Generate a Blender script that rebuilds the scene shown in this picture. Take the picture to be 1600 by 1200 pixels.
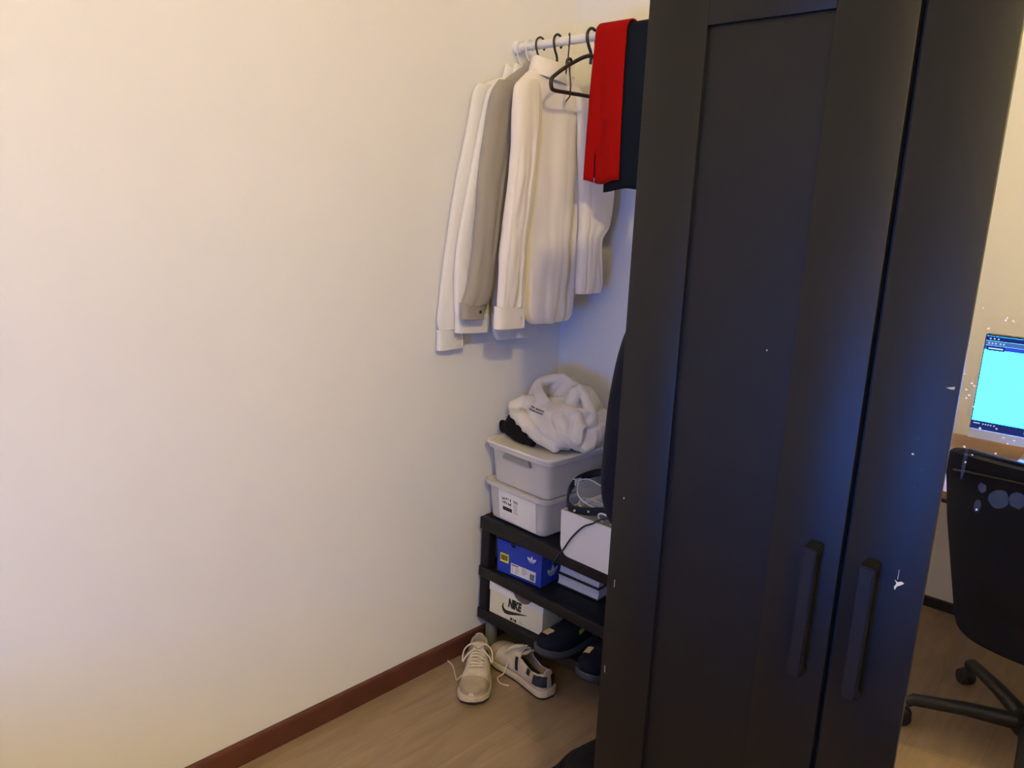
import bpy, bmesh, math, random
from mathutils import Vector, Matrix, noise
PI = math.pi
for o in list(bpy.data.objects):
    bpy.data.objects.remove(o, do_unlink=True)
scene = bpy.context.scene
COL = scene.collection

# ------------------------------------------------------------------ camera
def cam_axes(yaw, pitch, roll):
    fwd = Vector((math.sin(yaw) * math.cos(pitch), math.cos(yaw) * math.cos(pitch), -math.sin(pitch)))
    right = Vector((math.cos(yaw), -math.sin(yaw), 0))
    up = right.cross(fwd)
    r2 = right * math.cos(roll) + up * math.sin(roll)
    u2 = -right * math.sin(roll) + up * math.cos(roll)
    return r2, u2, fwd
cam_data = bpy.data.cameras.new('camera')
cam = bpy.data.objects.new('camera', cam_data)
COL.objects.link(cam)
r_, u_, f_ = cam_axes(-0.7699, 0.2284, 0.0405)
M = Matrix((r_, u_, -f_)).transposed().to_4x4()
M.translation = Vector((1.80, -1.0348, 1.5406))
cam.matrix_world = M
cam_data.sensor_fit = 'HORIZONTAL'
cam_data.sensor_width = 36.0
cam_data.lens = 36.0 * 1210.9 / 1600.0
cam_data.clip_start = 0.02
scene.camera = cam

# ------------------------------------------------------------------ light and exposure
world = bpy.data.worlds.new('world')
scene.world = world
world.use_nodes = True
world.node_tree.nodes['Background'].inputs[0].default_value = (0.02, 0.022, 0.03, 1)
world.node_tree.nodes['Background'].inputs[1].default_value = 0.3
scene.view_settings.view_transform = 'Standard'
scene.view_settings.look = 'None'
scene.view_settings.exposure = 0.0
scene.view_settings.gamma = 1.0
scene.view_settings.use_curve_mapping = False
BULB_POS = (2.72, -1.38, 2.88)
BULB_COL = (1.0, 0.785, 0.35)
BULB_STRENGTH = 1020.0
SCREEN_COL = (0.0039, 0.20, 1.0)
SCREEN_STRENGTH = 66.0

# ------------------------------------------------------------------ materials
MATS = {}
def mat(name, color, rough=0.6, metal=0.0, spec=0.5, var=0.0, vscale=8.0, bump=0.0, bscale=60.0,
        trans=0.0, alpha=1.0, sheen=0.0, color2=None, emit=None, estr=0.0, sss=0.0, bdist=0.002):
    if name in MATS:
        return MATS[name]
    m = bpy.data.materials.new(name)
    m.use_nodes = True
    nt = m.node_tree
    b = nt.nodes['Principled BSDF']
    b.inputs['Base Color'].default_value = (*color, 1)
    b.inputs['Roughness'].default_value = rough
    b.inputs['Metallic'].default_value = metal
    b.inputs['Specular IOR Level'].default_value = spec
    b.inputs['Transmission Weight'].default_value = trans
    b.inputs['Alpha'].default_value = alpha
    b.inputs['Sheen Weight'].default_value = sheen
    if emit:
        b.inputs['Emission Color'].default_value = (*emit, 1)
        b.inputs['Emission Strength'].default_value = estr
    if var > 0 or bump > 0:
        tc = nt.nodes.new('ShaderNodeTexCoord')
    if var > 0:
        n = nt.nodes.new('ShaderNodeTexNoise')
        n.inputs['Scale'].default_value = vscale
        n.inputs['Detail'].default_value = 6
        nt.links.new(tc.outputs['Object'], n.inputs['Vector'])
        r = nt.nodes.new('ShaderNodeValToRGB')
        c2 = color2 if color2 else tuple(c * (1 - var) for c in color)
        r.color_ramp.elements[0].position = 0.35
        r.color_ramp.elements[1].position = 0.68
        r.color_ramp.elements[0].color = (*c2, 1)
        r.color_ramp.elements[1].color = (*color, 1)
        nt.links.new(n.outputs['Fac'], r.inputs['Fac'])
        nt.links.new(r.outputs['Color'], b.inputs['Base Color'])
    if bump > 0:
        n2 = nt.nodes.new('ShaderNodeTexNoise')
        n2.inputs['Scale'].default_value = bscale
        n2.inputs['Detail'].default_value = 4
        nt.links.new(tc.outputs['Object'], n2.inputs['Vector'])
        bp = nt.nodes.new('ShaderNodeBump')
        bp.inputs['Strength'].default_value = bump
        bp.inputs['Distance'].default_value = bdist
        nt.links.new(n2.outputs['Fac'], bp.inputs['Height'])
        nt.links.new(bp.outputs['Normal'], b.inputs['Normal'])
    MATS[name] = m
    return m

m_wall = mat('wall_paint', (0.85, 0.83, 0.795), 0.75, var=0.03, vscale=2.2, bump=0.10, bscale=7.0, bdist=0.01)
m_ceil = mat('ceiling_paint', (0.87, 0.855, 0.83), 0.8)
m_skirt = mat('skirting_wood', (0.115, 0.036, 0.022), 0.38, var=0.3, vscale=14)
m_skirt_dark = mat('skirting_dark', (0.02, 0.02, 0.024), 0.5)
def floor_mat():
    m = bpy.data.materials.new('laminate_floor')
    m.use_nodes = True
    nt = m.node_tree
    b = nt.nodes['Principled BSDF']
    tc = nt.nodes.new('ShaderNodeTexCoord')
    mp = nt.nodes.new('ShaderNodeMapping')
    mp.inputs['Rotation'].default_value = (0, 0, PI / 2)
    nt.links.new(tc.outputs['Object'], mp.inputs['Vector'])
    br = nt.nodes.new('ShaderNodeTexBrick')
    br.offset = 0.37
    br.inputs['Scale'].default_value = 1.0
    br.inputs['Brick Width'].default_value = 1.28
    br.inputs['Row Height'].default_value = 0.19
    br.inputs['Mortar Size'].default_value = 0.0012
    br.inputs['Color1'].default_value = (0.315, 0.225, 0.140, 1)
    br.inputs['Color2'].default_value = (0.350, 0.255, 0.165, 1)
    br.inputs['Mortar'].default_value = (0.27, 0.18, 0.115, 1)
    nt.links.new(mp.outputs['Vector'], br.inputs['Vector'])
    mp2 = nt.nodes.new('ShaderNodeMapping')
    mp2.inputs['Scale'].default_value = (9, 1.3, 1)
    nt.links.new(tc.outputs['Object'], mp2.inputs['Vector'])
    n = nt.nodes.new('ShaderNodeTexNoise')
    n.inputs['Scale'].default_value = 3.0
    n.inputs['Detail'].default_value = 7
    n.inputs['Distortion'].default_value = 0.8
    nt.links.new(mp2.outputs['Vector'], n.inputs['Vector'])
    mx = nt.nodes.new('ShaderNodeMix')
    mx.data_type = 'RGBA'
    mx.blend_type = 'MULTIPLY'
    mx.inputs[0].default_value = 0.75
    cr = nt.nodes.new('ShaderNodeValToRGB')
    cr.color_ramp.elements[0].position = 0.3
    cr.color_ramp.elements[0].color = (0.72, 0.70, 0.68, 1)
    cr.color_ramp.elements[1].position = 0.7
    cr.color_ramp.elements[1].color = (1.1, 1.08, 1.05, 1)
    nt.links.new(n.outputs['Fac'], cr.inputs['Fac'])
    nt.links.new(br.outputs['Color'], mx.inputs[6])
    nt.links.new(cr.outputs['Color'], mx.inputs[7])
    nt.links.new(mx.outputs[2], b.inputs['Base Color'])
    b.inputs['Roughness'].default_value = 0.42
    return m
m_floor = floor_mat()
m_ward = mat('wardrobe_black_paint', (0.003, 0.003, 0.004), 0.45, spec=0.34, bump=0.05, bscale=240, var=0.12, vscale=3.5)
m_ward_in = mat('wardrobe_inside', (0.012, 0.012, 0.014), 0.6)
m_handle = mat('handle_black', (0.005, 0.005, 0.006), 0.45, spec=0.32)
m_mirror = mat('mirror_silver', (0.90, 0.91, 0.92), 0.0, metal=1.0)
m_chip = mat('bare_chip', (0.62, 0.58, 0.52), 0.7)
m_dent = mat('dark_dent', (0.008, 0.008, 0.010), 0.6)
m_spot = mat('dried_spot', (0.92, 0.94, 1.0), 0.6, alpha=0.40)
m_smear_reflection = mat('faint_smear_and_reflection', (0.35, 0.5, 1.0), 0.6, alpha=0.018)  # blue tint paints reflections; real smears share it
m_rod = mat('rod_white', (0.82, 0.80, 0.77), 0.35)
m_hook_w = mat('white_plastic_hanger', (0.80, 0.78, 0.74), 0.35)
m_hang_b = mat('black_plastic_hanger', (0.020, 0.014, 0.013), 0.38)
m_shirt_w = mat('white_cotton', (0.80, 0.77, 0.72), 0.85, sheen=0.15, bump=0.12, bscale=400, bdist=0.0006)
m_shirt_c = mat('cream_cotton', (0.82, 0.75, 0.665), 0.85, sheen=0.15, bump=0.12, bscale=400, bdist=0.0006)
m_shirt_g = mat('grey_cotton', (0.33, 0.295, 0.25), 0.85, sheen=0.15, bump=0.12, bscale=400, bdist=0.0006)
m_button_d = mat('dark_button', (0.05, 0.045, 0.04), 0.4)
m_button_l = mat('pearl_button', (0.70, 0.66, 0.58), 0.3)
m_red = mat('red_jersey', (0.31, 0.002, 0.001), 0.85, spec=0.12, bump=0.1, bscale=300, bdist=0.0006)
m_navy = mat('navy_jersey', (0.005, 0.008, 0.015), 0.85, spec=0.12, bump=0.1, bscale=300, bdist=0.0006)
m_coat = mat('navy_coat_cloth', (0.004, 0.005, 0.010), 0.8, spec=0.18, bump=0.1, bscale=200, bdist=0.0006)
m_bag = mat('black_bag_cloth', (0.005, 0.005, 0.007), 0.8, spec=0.15, bump=0.1, bscale=200)
m_hood = mat('cream_fleece', (0.74, 0.68, 0.585), 0.9, sheen=0.1, bump=0.1, bscale=220, bdist=0.001)
m_blackcloth = mat('black_fleece', (0.006, 0.006, 0.008), 0.85, spec=0.15, bump=0.2, bscale=200)
m_print = mat('navy_print', (0.03, 0.035, 0.08), 0.7)
m_bin = mat('frosted_plastic', (0.70, 0.665, 0.61), 0.38, trans=0.0, alpha=0.86)
m_bin_lid = mat('frosted_lid', (0.72, 0.69, 0.64), 0.38)
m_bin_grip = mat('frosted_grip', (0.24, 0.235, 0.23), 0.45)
m_paper = mat('white_paper', (0.82, 0.80, 0.76), 0.8)
m_ink = mat('black_ink', (0.02, 0.02, 0.022), 0.7)
m_greyink = mat('grey_ink', (0.35, 0.34, 0.33), 0.7)
m_shelf = mat('charcoal_plastic', (0.011, 0.0105, 0.012), 0.5, spec=0.25, bump=0.08, bscale=300)
m_foot = mat('grey_plastic_foot', (0.16, 0.17, 0.16), 0.5)
m_blue = mat('blue_card', (0.010, 0.040, 0.42), 0.55)
m_yellow = mat('yellow_sticker', (0.85, 0.72, 0.02), 0.6)
m_logo_w = mat('white_print', (0.70, 0.74, 0.80), 0.6)
m_box_top = mat('white_card', (0.78, 0.76, 0.73), 0.6)
m_box_low = mat('cream_card', (0.74, 0.70, 0.53), 0.6)
m_brown = mat('brown_board', (0.14, 0.105, 0.08), 0.8)
m_page = mat('book_pages', (0.70, 0.69, 0.74), 0.85, var=0.12, vscale=120)
m_cover = mat('book_cover', (0.02, 0.022, 0.03), 0.4)
m_basket = mat('white_basket_shell', (0.80, 0.78, 0.74), 0.5)
m_felt = mat('grey_felt', (0.20, 0.20, 0.20), 0.9, bump=0.2, bscale=200)
m_strap = mat('black_strap', (0.008, 0.008, 0.010), 0.5)
m_clear = mat('clear_film', (0.45, 0.48, 0.50), 0.15, alpha=0.35)
m_rimw = mat('pale_rim', (0.62, 0.63, 0.64), 0.4)
m_cable = mat('black_cable', (0.010, 0.010, 0.011), 0.45)
m_leather_w = mat('worn_white_leather', (0.68, 0.60, 0.47), 0.5, var=0.35, vscale=22, color2=(0.50, 0.41, 0.30))
m_leather_b = mat('beige_suede', (0.46, 0.37, 0.26), 0.8, var=0.25, vscale=20)
m_sole = mat('cream_rubber', (0.70, 0.60, 0.44), 0.6, var=0.2, vscale=18)
m_outsole = mat('dark_rubber', (0.02, 0.019, 0.02), 0.7)
m_lace = mat('cream_lace', (0.70, 0.62, 0.50), 0.8)
m_stripe = mat('dark_stripe', (0.015, 0.014, 0.018), 0.55)
m_tabnavy = mat('navy_heel', (0.020, 0.020, 0.035), 0.6)
m_lining = mat('dark_lining_backing', (0.035, 0.032, 0.025), 0.9)
m_navyshoe = mat('navy_suede', (0.007, 0.009, 0.018), 0.8, spec=0.15, var=0.2, vscale=30)
m_greysole = mat('blue_grey_rubber', (0.045, 0.048, 0.058), 0.6)
m_patch = mat('tan_patch', (0.62, 0.44, 0.24), 0.7)
m_ystreak = mat('yellow_green_tab', (0.50, 0.46, 0.06), 0.6)
m_desk = mat('desk_wood', (0.42, 0.24, 0.14), 0.45, var=0.3, vscale=6)
m_metal_d = mat('dark_metal', (0.03, 0.03, 0.033), 0.4, metal=0.4)
m_monitor = mat('monitor_black', (0.012, 0.012, 0.014), 0.35)
m_silver = mat('silver_plastic', (0.55, 0.55, 0.56), 0.35)
m_chair = mat('chair_black_cloth', (0.006, 0.009, 0.022), 0.7, spec=0.25, bump=0.2, bscale=260, bdist=0.0008)
m_chair_p = mat('chair_black_plastic', (0.014, 0.014, 0.017), 0.4)
m_whitecable = mat('white_cable', (0.70, 0.68, 0.66), 0.5)

def emat(name, col, s):
    m = bpy.data.materials.new(name)
    m.use_nodes = True
    nt = m.node_tree
    nt.nodes.clear()
    e = nt.nodes.new('ShaderNodeEmission')
    e.inputs[0].default_value = (*col, 1)
    e.inputs[1].default_value = s
    o = nt.nodes.new('ShaderNodeOutputMaterial')
    nt.links.new(e.outputs[0], o.inputs[0])
    return m
m_bulb = emat('warm_bulb_glow', BULB_COL, BULB_STRENGTH)
m_screen = emat('screen_cyan', SCREEN_COL, SCREEN_STRENGTH)
m_scr_bar = emat('screen_blue_bar', (0.05, 0.09, 0.75), 1.0)
m_scr_dark = emat('screen_navy', (0.02, 0.03, 0.16), 1.0)
m_scr_mid = emat('screen_slate', (0.10, 0.17, 0.45), 1.0)
m_scr_white = emat('screen_white', (0.55, 0.75, 1.0), 1.1)
m_scr_green = emat('screen_green', (0.05, 0.8, 0.5), 1.0)

# ------------------------------------------------------------------ mesh helpers
def link(o, parent=None):
    COL.objects.link(o)
    if parent:
        o.parent = parent
    return o
def tag(o, label=None, cat=None, group=None, kind=None):
    if label: o['label'] = label
    if cat: o['category'] = cat
    if group: o['group'] = group
    if kind: o['kind'] = kind
    return o
def thing(name, label, cat, loc=(0, 0, 0), rz=0.0, group=None):
    o = bpy.data.objects.new(name, None)
    o.empty_display_size = 0.05
    link(o)
    o.location = loc
    o.rotation_euler = (0, 0, rz)
    return tag(o, label, cat, group)
def ob(name, verts, faces, m, parent=None, smooth=False, angle=None):
    me = bpy.data.meshes.new(name)
    me.from_pydata([tuple(v) for v in verts], [], faces)
    bm = bmesh.new()
    bm.from_mesh(me)
    bmesh.ops.recalc_face_normals(bm, faces=bm.faces)
    bm.to_mesh(me)
    bm.free()
    me.materials.append(m)
    for p in me.polygons:
        p.use_smooth = smooth
    if angle is not None:
        me.set_sharp_from_angle(angle=angle)
    o = bpy.data.objects.new(name, me)
    return link(o, parent)
def bm_ob(name, bm, m, parent=None, smooth=False, angle=None):
    me = bpy.data.meshes.new(name)
    bmesh.ops.recalc_face_normals(bm, faces=bm.faces)
    bm.to_mesh(me)
    bm.free()
    me.materials.append(m)
    for p in me.polygons:
        p.use_smooth = smooth
    if angle is not None:
        me.set_sharp_from_angle(angle=angle)
    o = bpy.data.objects.new(name, me)
    return link(o, parent)
def add_box(bm, lo, hi, rot=None, piv=None):
    g = bmesh.ops.create_cube(bm, size=1.0)
    c = (Vector(lo) + Vector(hi)) / 2
    s = Vector(hi) - Vector(lo)
    for v in g['verts']:
        v.co = Vector((v.co.x * s.x, v.co.y * s.y, v.co.z * s.z)) + c
        if rot:
            v.co = rot @ (v.co - Vector(piv)) + Vector(piv)
    return g['verts']
def box(name, lo, hi, m, parent=None, bev=0.0, seg=2):
    bm = bmesh.new()
    add_box(bm, lo, hi)
    if bev > 0:
        bmesh.ops.bevel(bm, geom=bm.edges[:], offset=bev, segments=seg, affect='EDGES', profile=0.5)
    return bm_ob(name, bm, m, parent, smooth=bev > 0, angle=0.6 if bev > 0 else None)
def cr(p0, p1, p2, p3, t):
    t2, t3 = t * t, t * t * t
    return 0.5 * ((2 * p1) + (-p0 + p2) * t + (2 * p0 - 5 * p1 + 4 * p2 - p3) * t2 + (-p0 + 3 * p1 - 3 * p2 + p3) * t3)
def spline(pts, n):
    """Catmull-Rom through tuples of any length, n samples"""
    k = len(pts)
    out = []
    for i in range(n):
        s = i / (n - 1) * (k - 1)
        j = min(int(s), k - 2)
        t = s - j
        g = lambda q: pts[max(0, min(k - 1, q))]
        out.append(tuple(cr(g(j - 1)[c], g(j)[c], g(j + 1)[c], g(j + 2)[c], t) for c in range(len(pts[0]))))
    return out
def tube_data(pts, rad, n=8, closed=False):
    pts = [Vector(p) for p in pts]
    k = len(pts)
    verts, faces = [], []
    prev = None
    for i, p in enumerate(pts):
        if closed:
            d = pts[(i + 1) % k] - pts[i - 1]
        else:
            d = pts[min(i + 1, k - 1)] - pts[max(i - 1, 0)]
        d.normalize()
        if prev is None:
            a = Vector((0, 0, 1)) if abs(d.z) < 0.9 else Vector((1, 0, 0))
            prev = d.cross(a).normalized()
        prev = (prev - d * prev.dot(d)).normalized()
        b = d.cross(prev)
        r = rad[i] if isinstance(rad, (list, tuple)) else rad
        for j in range(n):
            an = 2 * PI * j / n
            verts.append(p + (prev * math.cos(an) + b * math.sin(an)) * r)
    m = k if closed else k - 1
    for i in range(m):
        for j in range(n):
            a, b2 = i * n + j, i * n + (j + 1) % n
            c, d2 = ((i + 1) % k) * n + (j + 1) % n, ((i + 1) % k) * n + j
            faces.append((a, b2, c, d2))
    if not closed:
        faces.append(tuple(range(n)))
        faces.append(tuple((k - 1) * n + j for j in range(n)))
    return verts, faces
def tube(name, pts, rad, m, parent=None, n=8, closed=False, samples=0):
    if samples:
        pts = spline([tuple(p) for p in pts], samples)
    v, f = tube_data(pts, rad, n, closed)
    return ob(name, v, f, m, parent, smooth=True, angle=1.2)
def join_data(parts):
    V, F = [], []
    for v, f in parts:
        o = len(V)
        V += [tuple(q) for q in v]
        F += [tuple(i + o for i in q) for q in f]
    return V, F
def lathe_data(prof, n=24, axis='Z', c=(0, 0, 0)):
    verts, faces = [], []
    for (r, z) in prof:
        for j in range(n):
            a = 2 * PI * j / n
            p = (r * math.cos(a), r * math.sin(a), z)
            if axis == 'X': p = (p[2], p[0], p[1])
            if axis == 'Y': p = (p[0], p[2], p[1])
            verts.append((p[0] + c[0], p[1] + c[1], p[2] + c[2]))
    for i in range(len(prof) - 1):
        for j in range(n):
            faces.append((i * n + j, i * n + (j + 1) % n, (i + 1) * n + (j + 1) % n, (i + 1) * n + j))
    faces.append(tuple(range(n)))
    faces.append(tuple((len(prof) - 1) * n + j for j in range(n)))
    return verts, faces
def lathe(name, prof, m, parent=None, n=24, axis='Z', c=(0, 0, 0)):
    v, f = lathe_data(prof, n, axis, c)
    return ob(name, v, f, m, parent, smooth=True, angle=0.6)
def prism_data(poly, y0, y1, plane='XZ'):
    n = len(poly)
    def P(a, b, d):
        return (a, d, b) if plane == 'XZ' else ((a, b, d) if plane == 'XY' else (d, a, b))
    v = [P(a, b, y0) for a, b in poly] + [P(a, b, y1) for a, b in poly]
    f = [tuple(range(n)), tuple(range(2 * n - 1, n - 1, -1))]
    for i in range(n):
        f.append((i, (i + 1) % n, n + (i + 1) % n, n + i))
    return v, f
def prism(name, poly, y0, y1, m, parent=None, plane='XZ'):
    v, f = prism_data(poly, y0, y1, plane)
    return ob(name, v, f, m, parent)
def text_data(body, size, depth=0.0004, bold=0.0, shear=0.0, sx=1.0):
    cu = bpy.data.curves.new('t', 'FONT')
    cu.body = body
    cu.size = size
    cu.extrude = depth
    cu.offset = bold
    cu.shear = shear
    cu.align_x = 'CENTER'
    cu.align_y = 'CENTER'
    cu.resolution_u = 4
    o = bpy.data.objects.new('t', cu)
    COL.objects.link(o)
    dg = bpy.context.evaluated_depsgraph_get()
    me = bpy.data.meshes.new_from_object(o.evaluated_get(dg))
    V = [(v.co.x * sx, v.co.y, v.co.z) for v in me.vertices]
    F = [tuple(p.vertices) for p in me.polygons]
    bpy.data.objects.remove(o)
    bpy.data.curves.remove(cu)
    bpy.data.meshes.remove(me)
    return V, F
def nz(x, y, z):
    return noise.noise(Vector((x, y, z)))

# ------------------------------------------------------------------ the room
XR, YR, YB, ZC = 3.45, -2.265, 1.06, 3.02
def struct(o):
    o['kind'] = 'structure'
    return o
struct(box('floor', (-0.1, YR - 0.1, -0.1), (XR + 0.1, YB + 0.1, 0.0), m_floor))
struct(box('ceiling', (-0.1, YR - 0.1, ZC), (XR + 0.1, YB + 0.1, ZC + 0.1), m_ceil))
def wall(name, lo, hi):
    return struct(box(name, lo, hi, m_wall))
wall('wall_left', (-0.1, YR - 0.1, 0), (0, YB + 0.1, ZC))
wall('wall_back', (0, YB, 0), (XR, YB + 0.1, ZC))
wall('wall_rear', (0, YR - 0.1, 0), (XR, YR, ZC))
wall('wall_right', (XR, YR - 0.1, 0), (XR + 0.1, YB + 0.1, ZC))
wall('wall_nook', (2.30, 0.56, 0), (2.40, YB, ZC))
def baseboard(name, poly, a, b, plane, m):
    v, f = prism_data(poly, a, b, plane)
    return struct(ob(name, v, f, m))
pb = [(0.0, 0.0), (0.015, 0.0), (0.015, 0.060), (0.012, 0.066), (0.0, 0.0685)]
baseboard('baseboard_left', pb, YR + 0.012, YB, 'XZ', m_skirt)
baseboard('baseboard_back', [(YB - a, b) for a, b in pb], 0.015, 2.30, 'YZ', m_skirt)
baseboard('baseboard_rear', [(YR, 0), (YR + 0.012, 0), (YR + 0.012, 0.038), (YR + 0.008, 0.042), (YR, 0.042)], 0.0, XR, 'YZ', m_skirt_dark)

# ------------------------------------------------------------------ ceiling bulb
t = thing('pendant_bulb', 'bare warm bulb hanging from the ceiling', 'lamp', (BULB_POS[0], BULB_POS[1], ZC))
bz = BULB_POS[2] - ZC
prof = [(0.004, -0.055), (0.025, -0.050), (0.043, -0.030), (0.050, 0.0), (0.044, 0.026), (0.028, 0.046), (0.016, 0.062), (0.014, 0.075)]
lathe('glass_bulb', prof, m_bulb, t, 24, c=(0, 0, bz))
lathe('socket', [(0.018, bz + 0.0755), (0.022, bz + 0.08), (0.022, bz + 0.12), (0.010, bz + 0.13)], m_monitor, t, 20)
tube('cord', [(0, 0, bz + 0.128), (0, 0, -0.012)], 0.003, m_whitecable, t)
lathe('ceiling_rose', [(0.05, 0.0), (0.05, -0.012), (0.03, -0.022), (0.006, -0.026)], m_ceil, t, 28)

# ------------------------------------------------------------------ wardrobe
WD = thing('wardrobe', 'tall black wardrobe with panelled doors, bar handles and a mirrored middle door', 'wardrobe', (1.0517, 0, 0), 0.0275)
WW, WH, WDEP = 1.174, 1.90, 0.50
box('side_panel', (0, 0.0195, 0), (0.016, WDEP, WH), m_ward, WD, 0.0008)
box('side_panel', (WW - 0.016, 0.0195, 0), (WW, WDEP, WH), m_ward, WD, 0.0008)
box('top_panel', (0.0162, 0.0195, WH - 0.018), (WW - 0.0162, WDEP, WH), m_ward, WD)
box('bottom_panel', (0.0162, 0.0195, 0.06), (WW - 0.0162, WDEP - 0.004, 0.078), m_ward_in, WD)
box('plinth', (0.0162, 0.03, 0), (WW - 0.0162, 0.045, 0.0598), m_ward, WD)
box('back_panel', (0.0162, WDEP - 0.0038, 0.0), (WW - 0.0162, WDEP, WH - 0.0182), m_ward_in, WD)
for u in (0.391, 0.783):
    box('partition', (u - 0.008, 0.0195, 0.0785), (u + 0.008, WDEP - 0.004, WH - 0.0185), m_ward_in, WD)
ST = 0.1015
ZB0, ZT0 = 0.07, 1.897
def frame_bar(name, lo, hi, door):
    return box(name, lo, hi, m_ward, door, 0.0012, 2)
def handle(u, door):
    z0, z1 = 0.885, 1.092
    pts = []
    h = 0.028
    poly = [(-0.0, z0), (-h, z0 + 0.004), (-h, z1 - 0.004), (-0.0, z1), (-0.0, z1 - 0.012), (-h + 0.009, z1 - 0.014), (-h + 0.009, z0 + 0.014), (-0.0, z0 + 0.012)]
    bm = bmesh.new()
    v, f = prism_data(poly, u - 0.0095, u + 0.0095, 'YZ')
    vs = [bm.verts.new(q) for q in v]
    for q in f:
        bm.faces.new([vs[i] for i in q])
    bmesh.ops.bevel(bm, geom=bm.edges[:], offset=0.0018, segments=2, affect='EDGES')
    return bm_ob('handle', bm, m_handle, door, True, 0.7)
def make_door(u0, u1, hu, mirror):
    if mirror:
        d = box('mirror_door', (u0 + 0.002, 0.010, ZB0 + 0.002), (u1 - 0.002, 0.018, ZT0 - 0.002), m_ward_in, WD)
    else:
        d = box('door', (u0 + 0.002, 0.0075, ZB0 + 0.002), (u1 - 0.002, 0.018, ZT0 - 0.002), m_ward, WD)
    frame_bar('stile', (u0, 0, ZB0), (u0 + ST, 0.0185, ZT0), d)
    frame_bar('stile', (u1 - ST, 0, ZB0), (u1, 0.0185, ZT0), d)
    frame_bar('rail', (u0 + ST, 0, 1.799), (u1 - ST, 0.0185, ZT0), d)
    frame_bar('rail', (u0 + ST, 0, ZB0), (u1 - ST, 0.0185, 0.17), d)
    if hu is not None:
        handle(hu, d)
    return d
d1 = make_door(0.0, 0.386, 0.353, False)
d2 = make_door(0.394, 0.780, 0.4305, True)
d3 = make_door(0.788, 1.174, 0.822, False)
tag(box('mirror_glass', (0.394 + ST - 0.001, 0.004, 0.169), (0.780 - ST + 0.001, 0.0098, 1.80), m_mirror, d2), 'clear mirror pane with dried white specks')
# dried specks, smears and painted blue reflections on the mirror glass
random.seed(3)
def disc_data(c, rx, rz, n=10, jit=0.25, y=0.0038, th=0.0003):
    poly = []
    for j in range(n):
        a = 2 * PI * j / n
        k = 1 + random.uniform(-jit, jit)
        poly.append((c[0] + rx * k * math.cos(a), c[1] + rz * k * math.sin(a)))
    return prism_data(poly, y - th, y, 'XZ')
spots = [(0.505, 1.442), (0.531, 1.433), (0.538, 1.43), (0.514, 1.418), (0.4975, 1.36), (0.507, 1.35), (0.510, 1.3475), (0.502, 1.341), (0.504, 1.331),
         (0.506, 1.335), (0.513, 1.322), (0.511, 1.27), (0.515, 1.251), (0.524, 1.297), (0.55, 1.291), (0.541, 1.30), (0.561, 1.29), (0.536, 1.195), (0.521, 1.262),
         (0.53, 1.43), (0.555, 1.285), (0.572, 1.31), (0.60, 1.36), (0.62, 1.27), (0.585, 1.25), (0.64, 1.40), (0.545, 1.27)]
parts = [disc_data(s, random.uniform(0.0009, 0.0017), random.uniform(0.0008, 0.0014), 7) for s in spots]
v, f = join_data(parts)
ob('dried_specks', v, f, m_spot, d2)['kind'] = 'stuff'
sm = [((0.538, 1.224), .005, .006), ((0.557, 1.215), .011, .012), ((0.536, 1.20), .004, .008), ((0.576, 1.218), .009, .010), ((0.509, 1.335), .0022, .028), ((0.514, 1.25), .0022, .022), ((0.60, 1.21), .012, .008)]  # round ones paint bluish reflections, thin tall ones are smears
v, f = join_data([disc_data(c, a, b, 16, 0.12, 0.0036) for c, a, b in sm])
ob('smears_and_reflections', v, f, m_smear_reflection, d2)['kind'] = 'stuff'
# chips in the paint
def chip(poly, door, m=m_chip):
    v, f = prism_data(poly, -0.0006, 0.0001, 'XZ')
    return ob('paint_chip', v, f, m, door)
cx, cz = 0.464, 1.068
chip([(cx - .005, cz + .004), (cx - .001, cz + .002), (cx + .0035, cz + .0045), (cx + .007, cz + .003), (cx + .003, cz - .001), (cx - .001, cz - .004), (cx - .003, cz - .010), (cx - .0045, cz - .006), (cx - .002, cz)], d2)
chip([(cx - .002, cz + .006), (cx - .0012, cz + .006), (cx - .0013, cz + .020), (cx - .0017, cz + .020)], d2, m_greyink)
for (a, b) in ((0.242, 1.349),):
    v, f = prism_data([(a - .0016, b), (a, b + .0016), (a + .0016, b), (a, b - .0016)], 0.0068, 0.0076, 'XZ')
    ob('paint_chip', v, f, m_greyink, d1)
chip([(0.0155, 0.889), (0.0164, 0.889), (0.0166, 0.903), (0.0157, 0.903)], d1, m_greyink)
chip([(0.009, 0.717), (0.0102, 0.717), (0.0092, 0.731), (0.0082, 0.731)], d1, m_greyink)
chip([(0.0205, 1.058), (0.022, 1.060), (0.0235, 1.058), (0.022, 1.056)], d1, m_greyink)
for (a, b, r) in ((0.459, 1.269, .002), (0.469, 1.229, .0025), (0.464, 1.205, .0015)):
    chip([(a - r, b), (a - r * .3, b + r * 1.3), (a + r, b + .0005), (a + r * .2, b - r)], d2, m_dent)
chip([(0.455, 1.249), (0.4575, 1.2478), (0.4568, 1.2462), (0.4545, 1.247)], d2)
chip([(0.4905, 1.343), (0.481, 1.3402), (0.486, 1.339), (0.4905, 1.3395)], d2, m_greyink)

# ------------------------------------------------------------------ clothes rod
rod = thing('clothes_rod', 'white tension rod fixed to the wall high above the shelf', 'rod', (0, 0.779, 2.006))
lathe('pole', [(0.0125, 0.012), (0.0125, 1.25)], m_rod, rod, 20, 'X')
lathe('pole_sleeve', [(0.0145, 0.95), (0.0145, 2.288)], m_rod, rod, 20, 'X')
lathe('end_cap', [(0.019, 0.0005), (0.020, 0.004), (0.018, 0.014), (0.014, 0.024)], m_rod, rod, 20, 'X')
lathe('end_cap', [(0.019, 2.2995), (0.020, 2.294), (0.018, 2.286)], m_rod, rod, 20, 'X')

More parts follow.
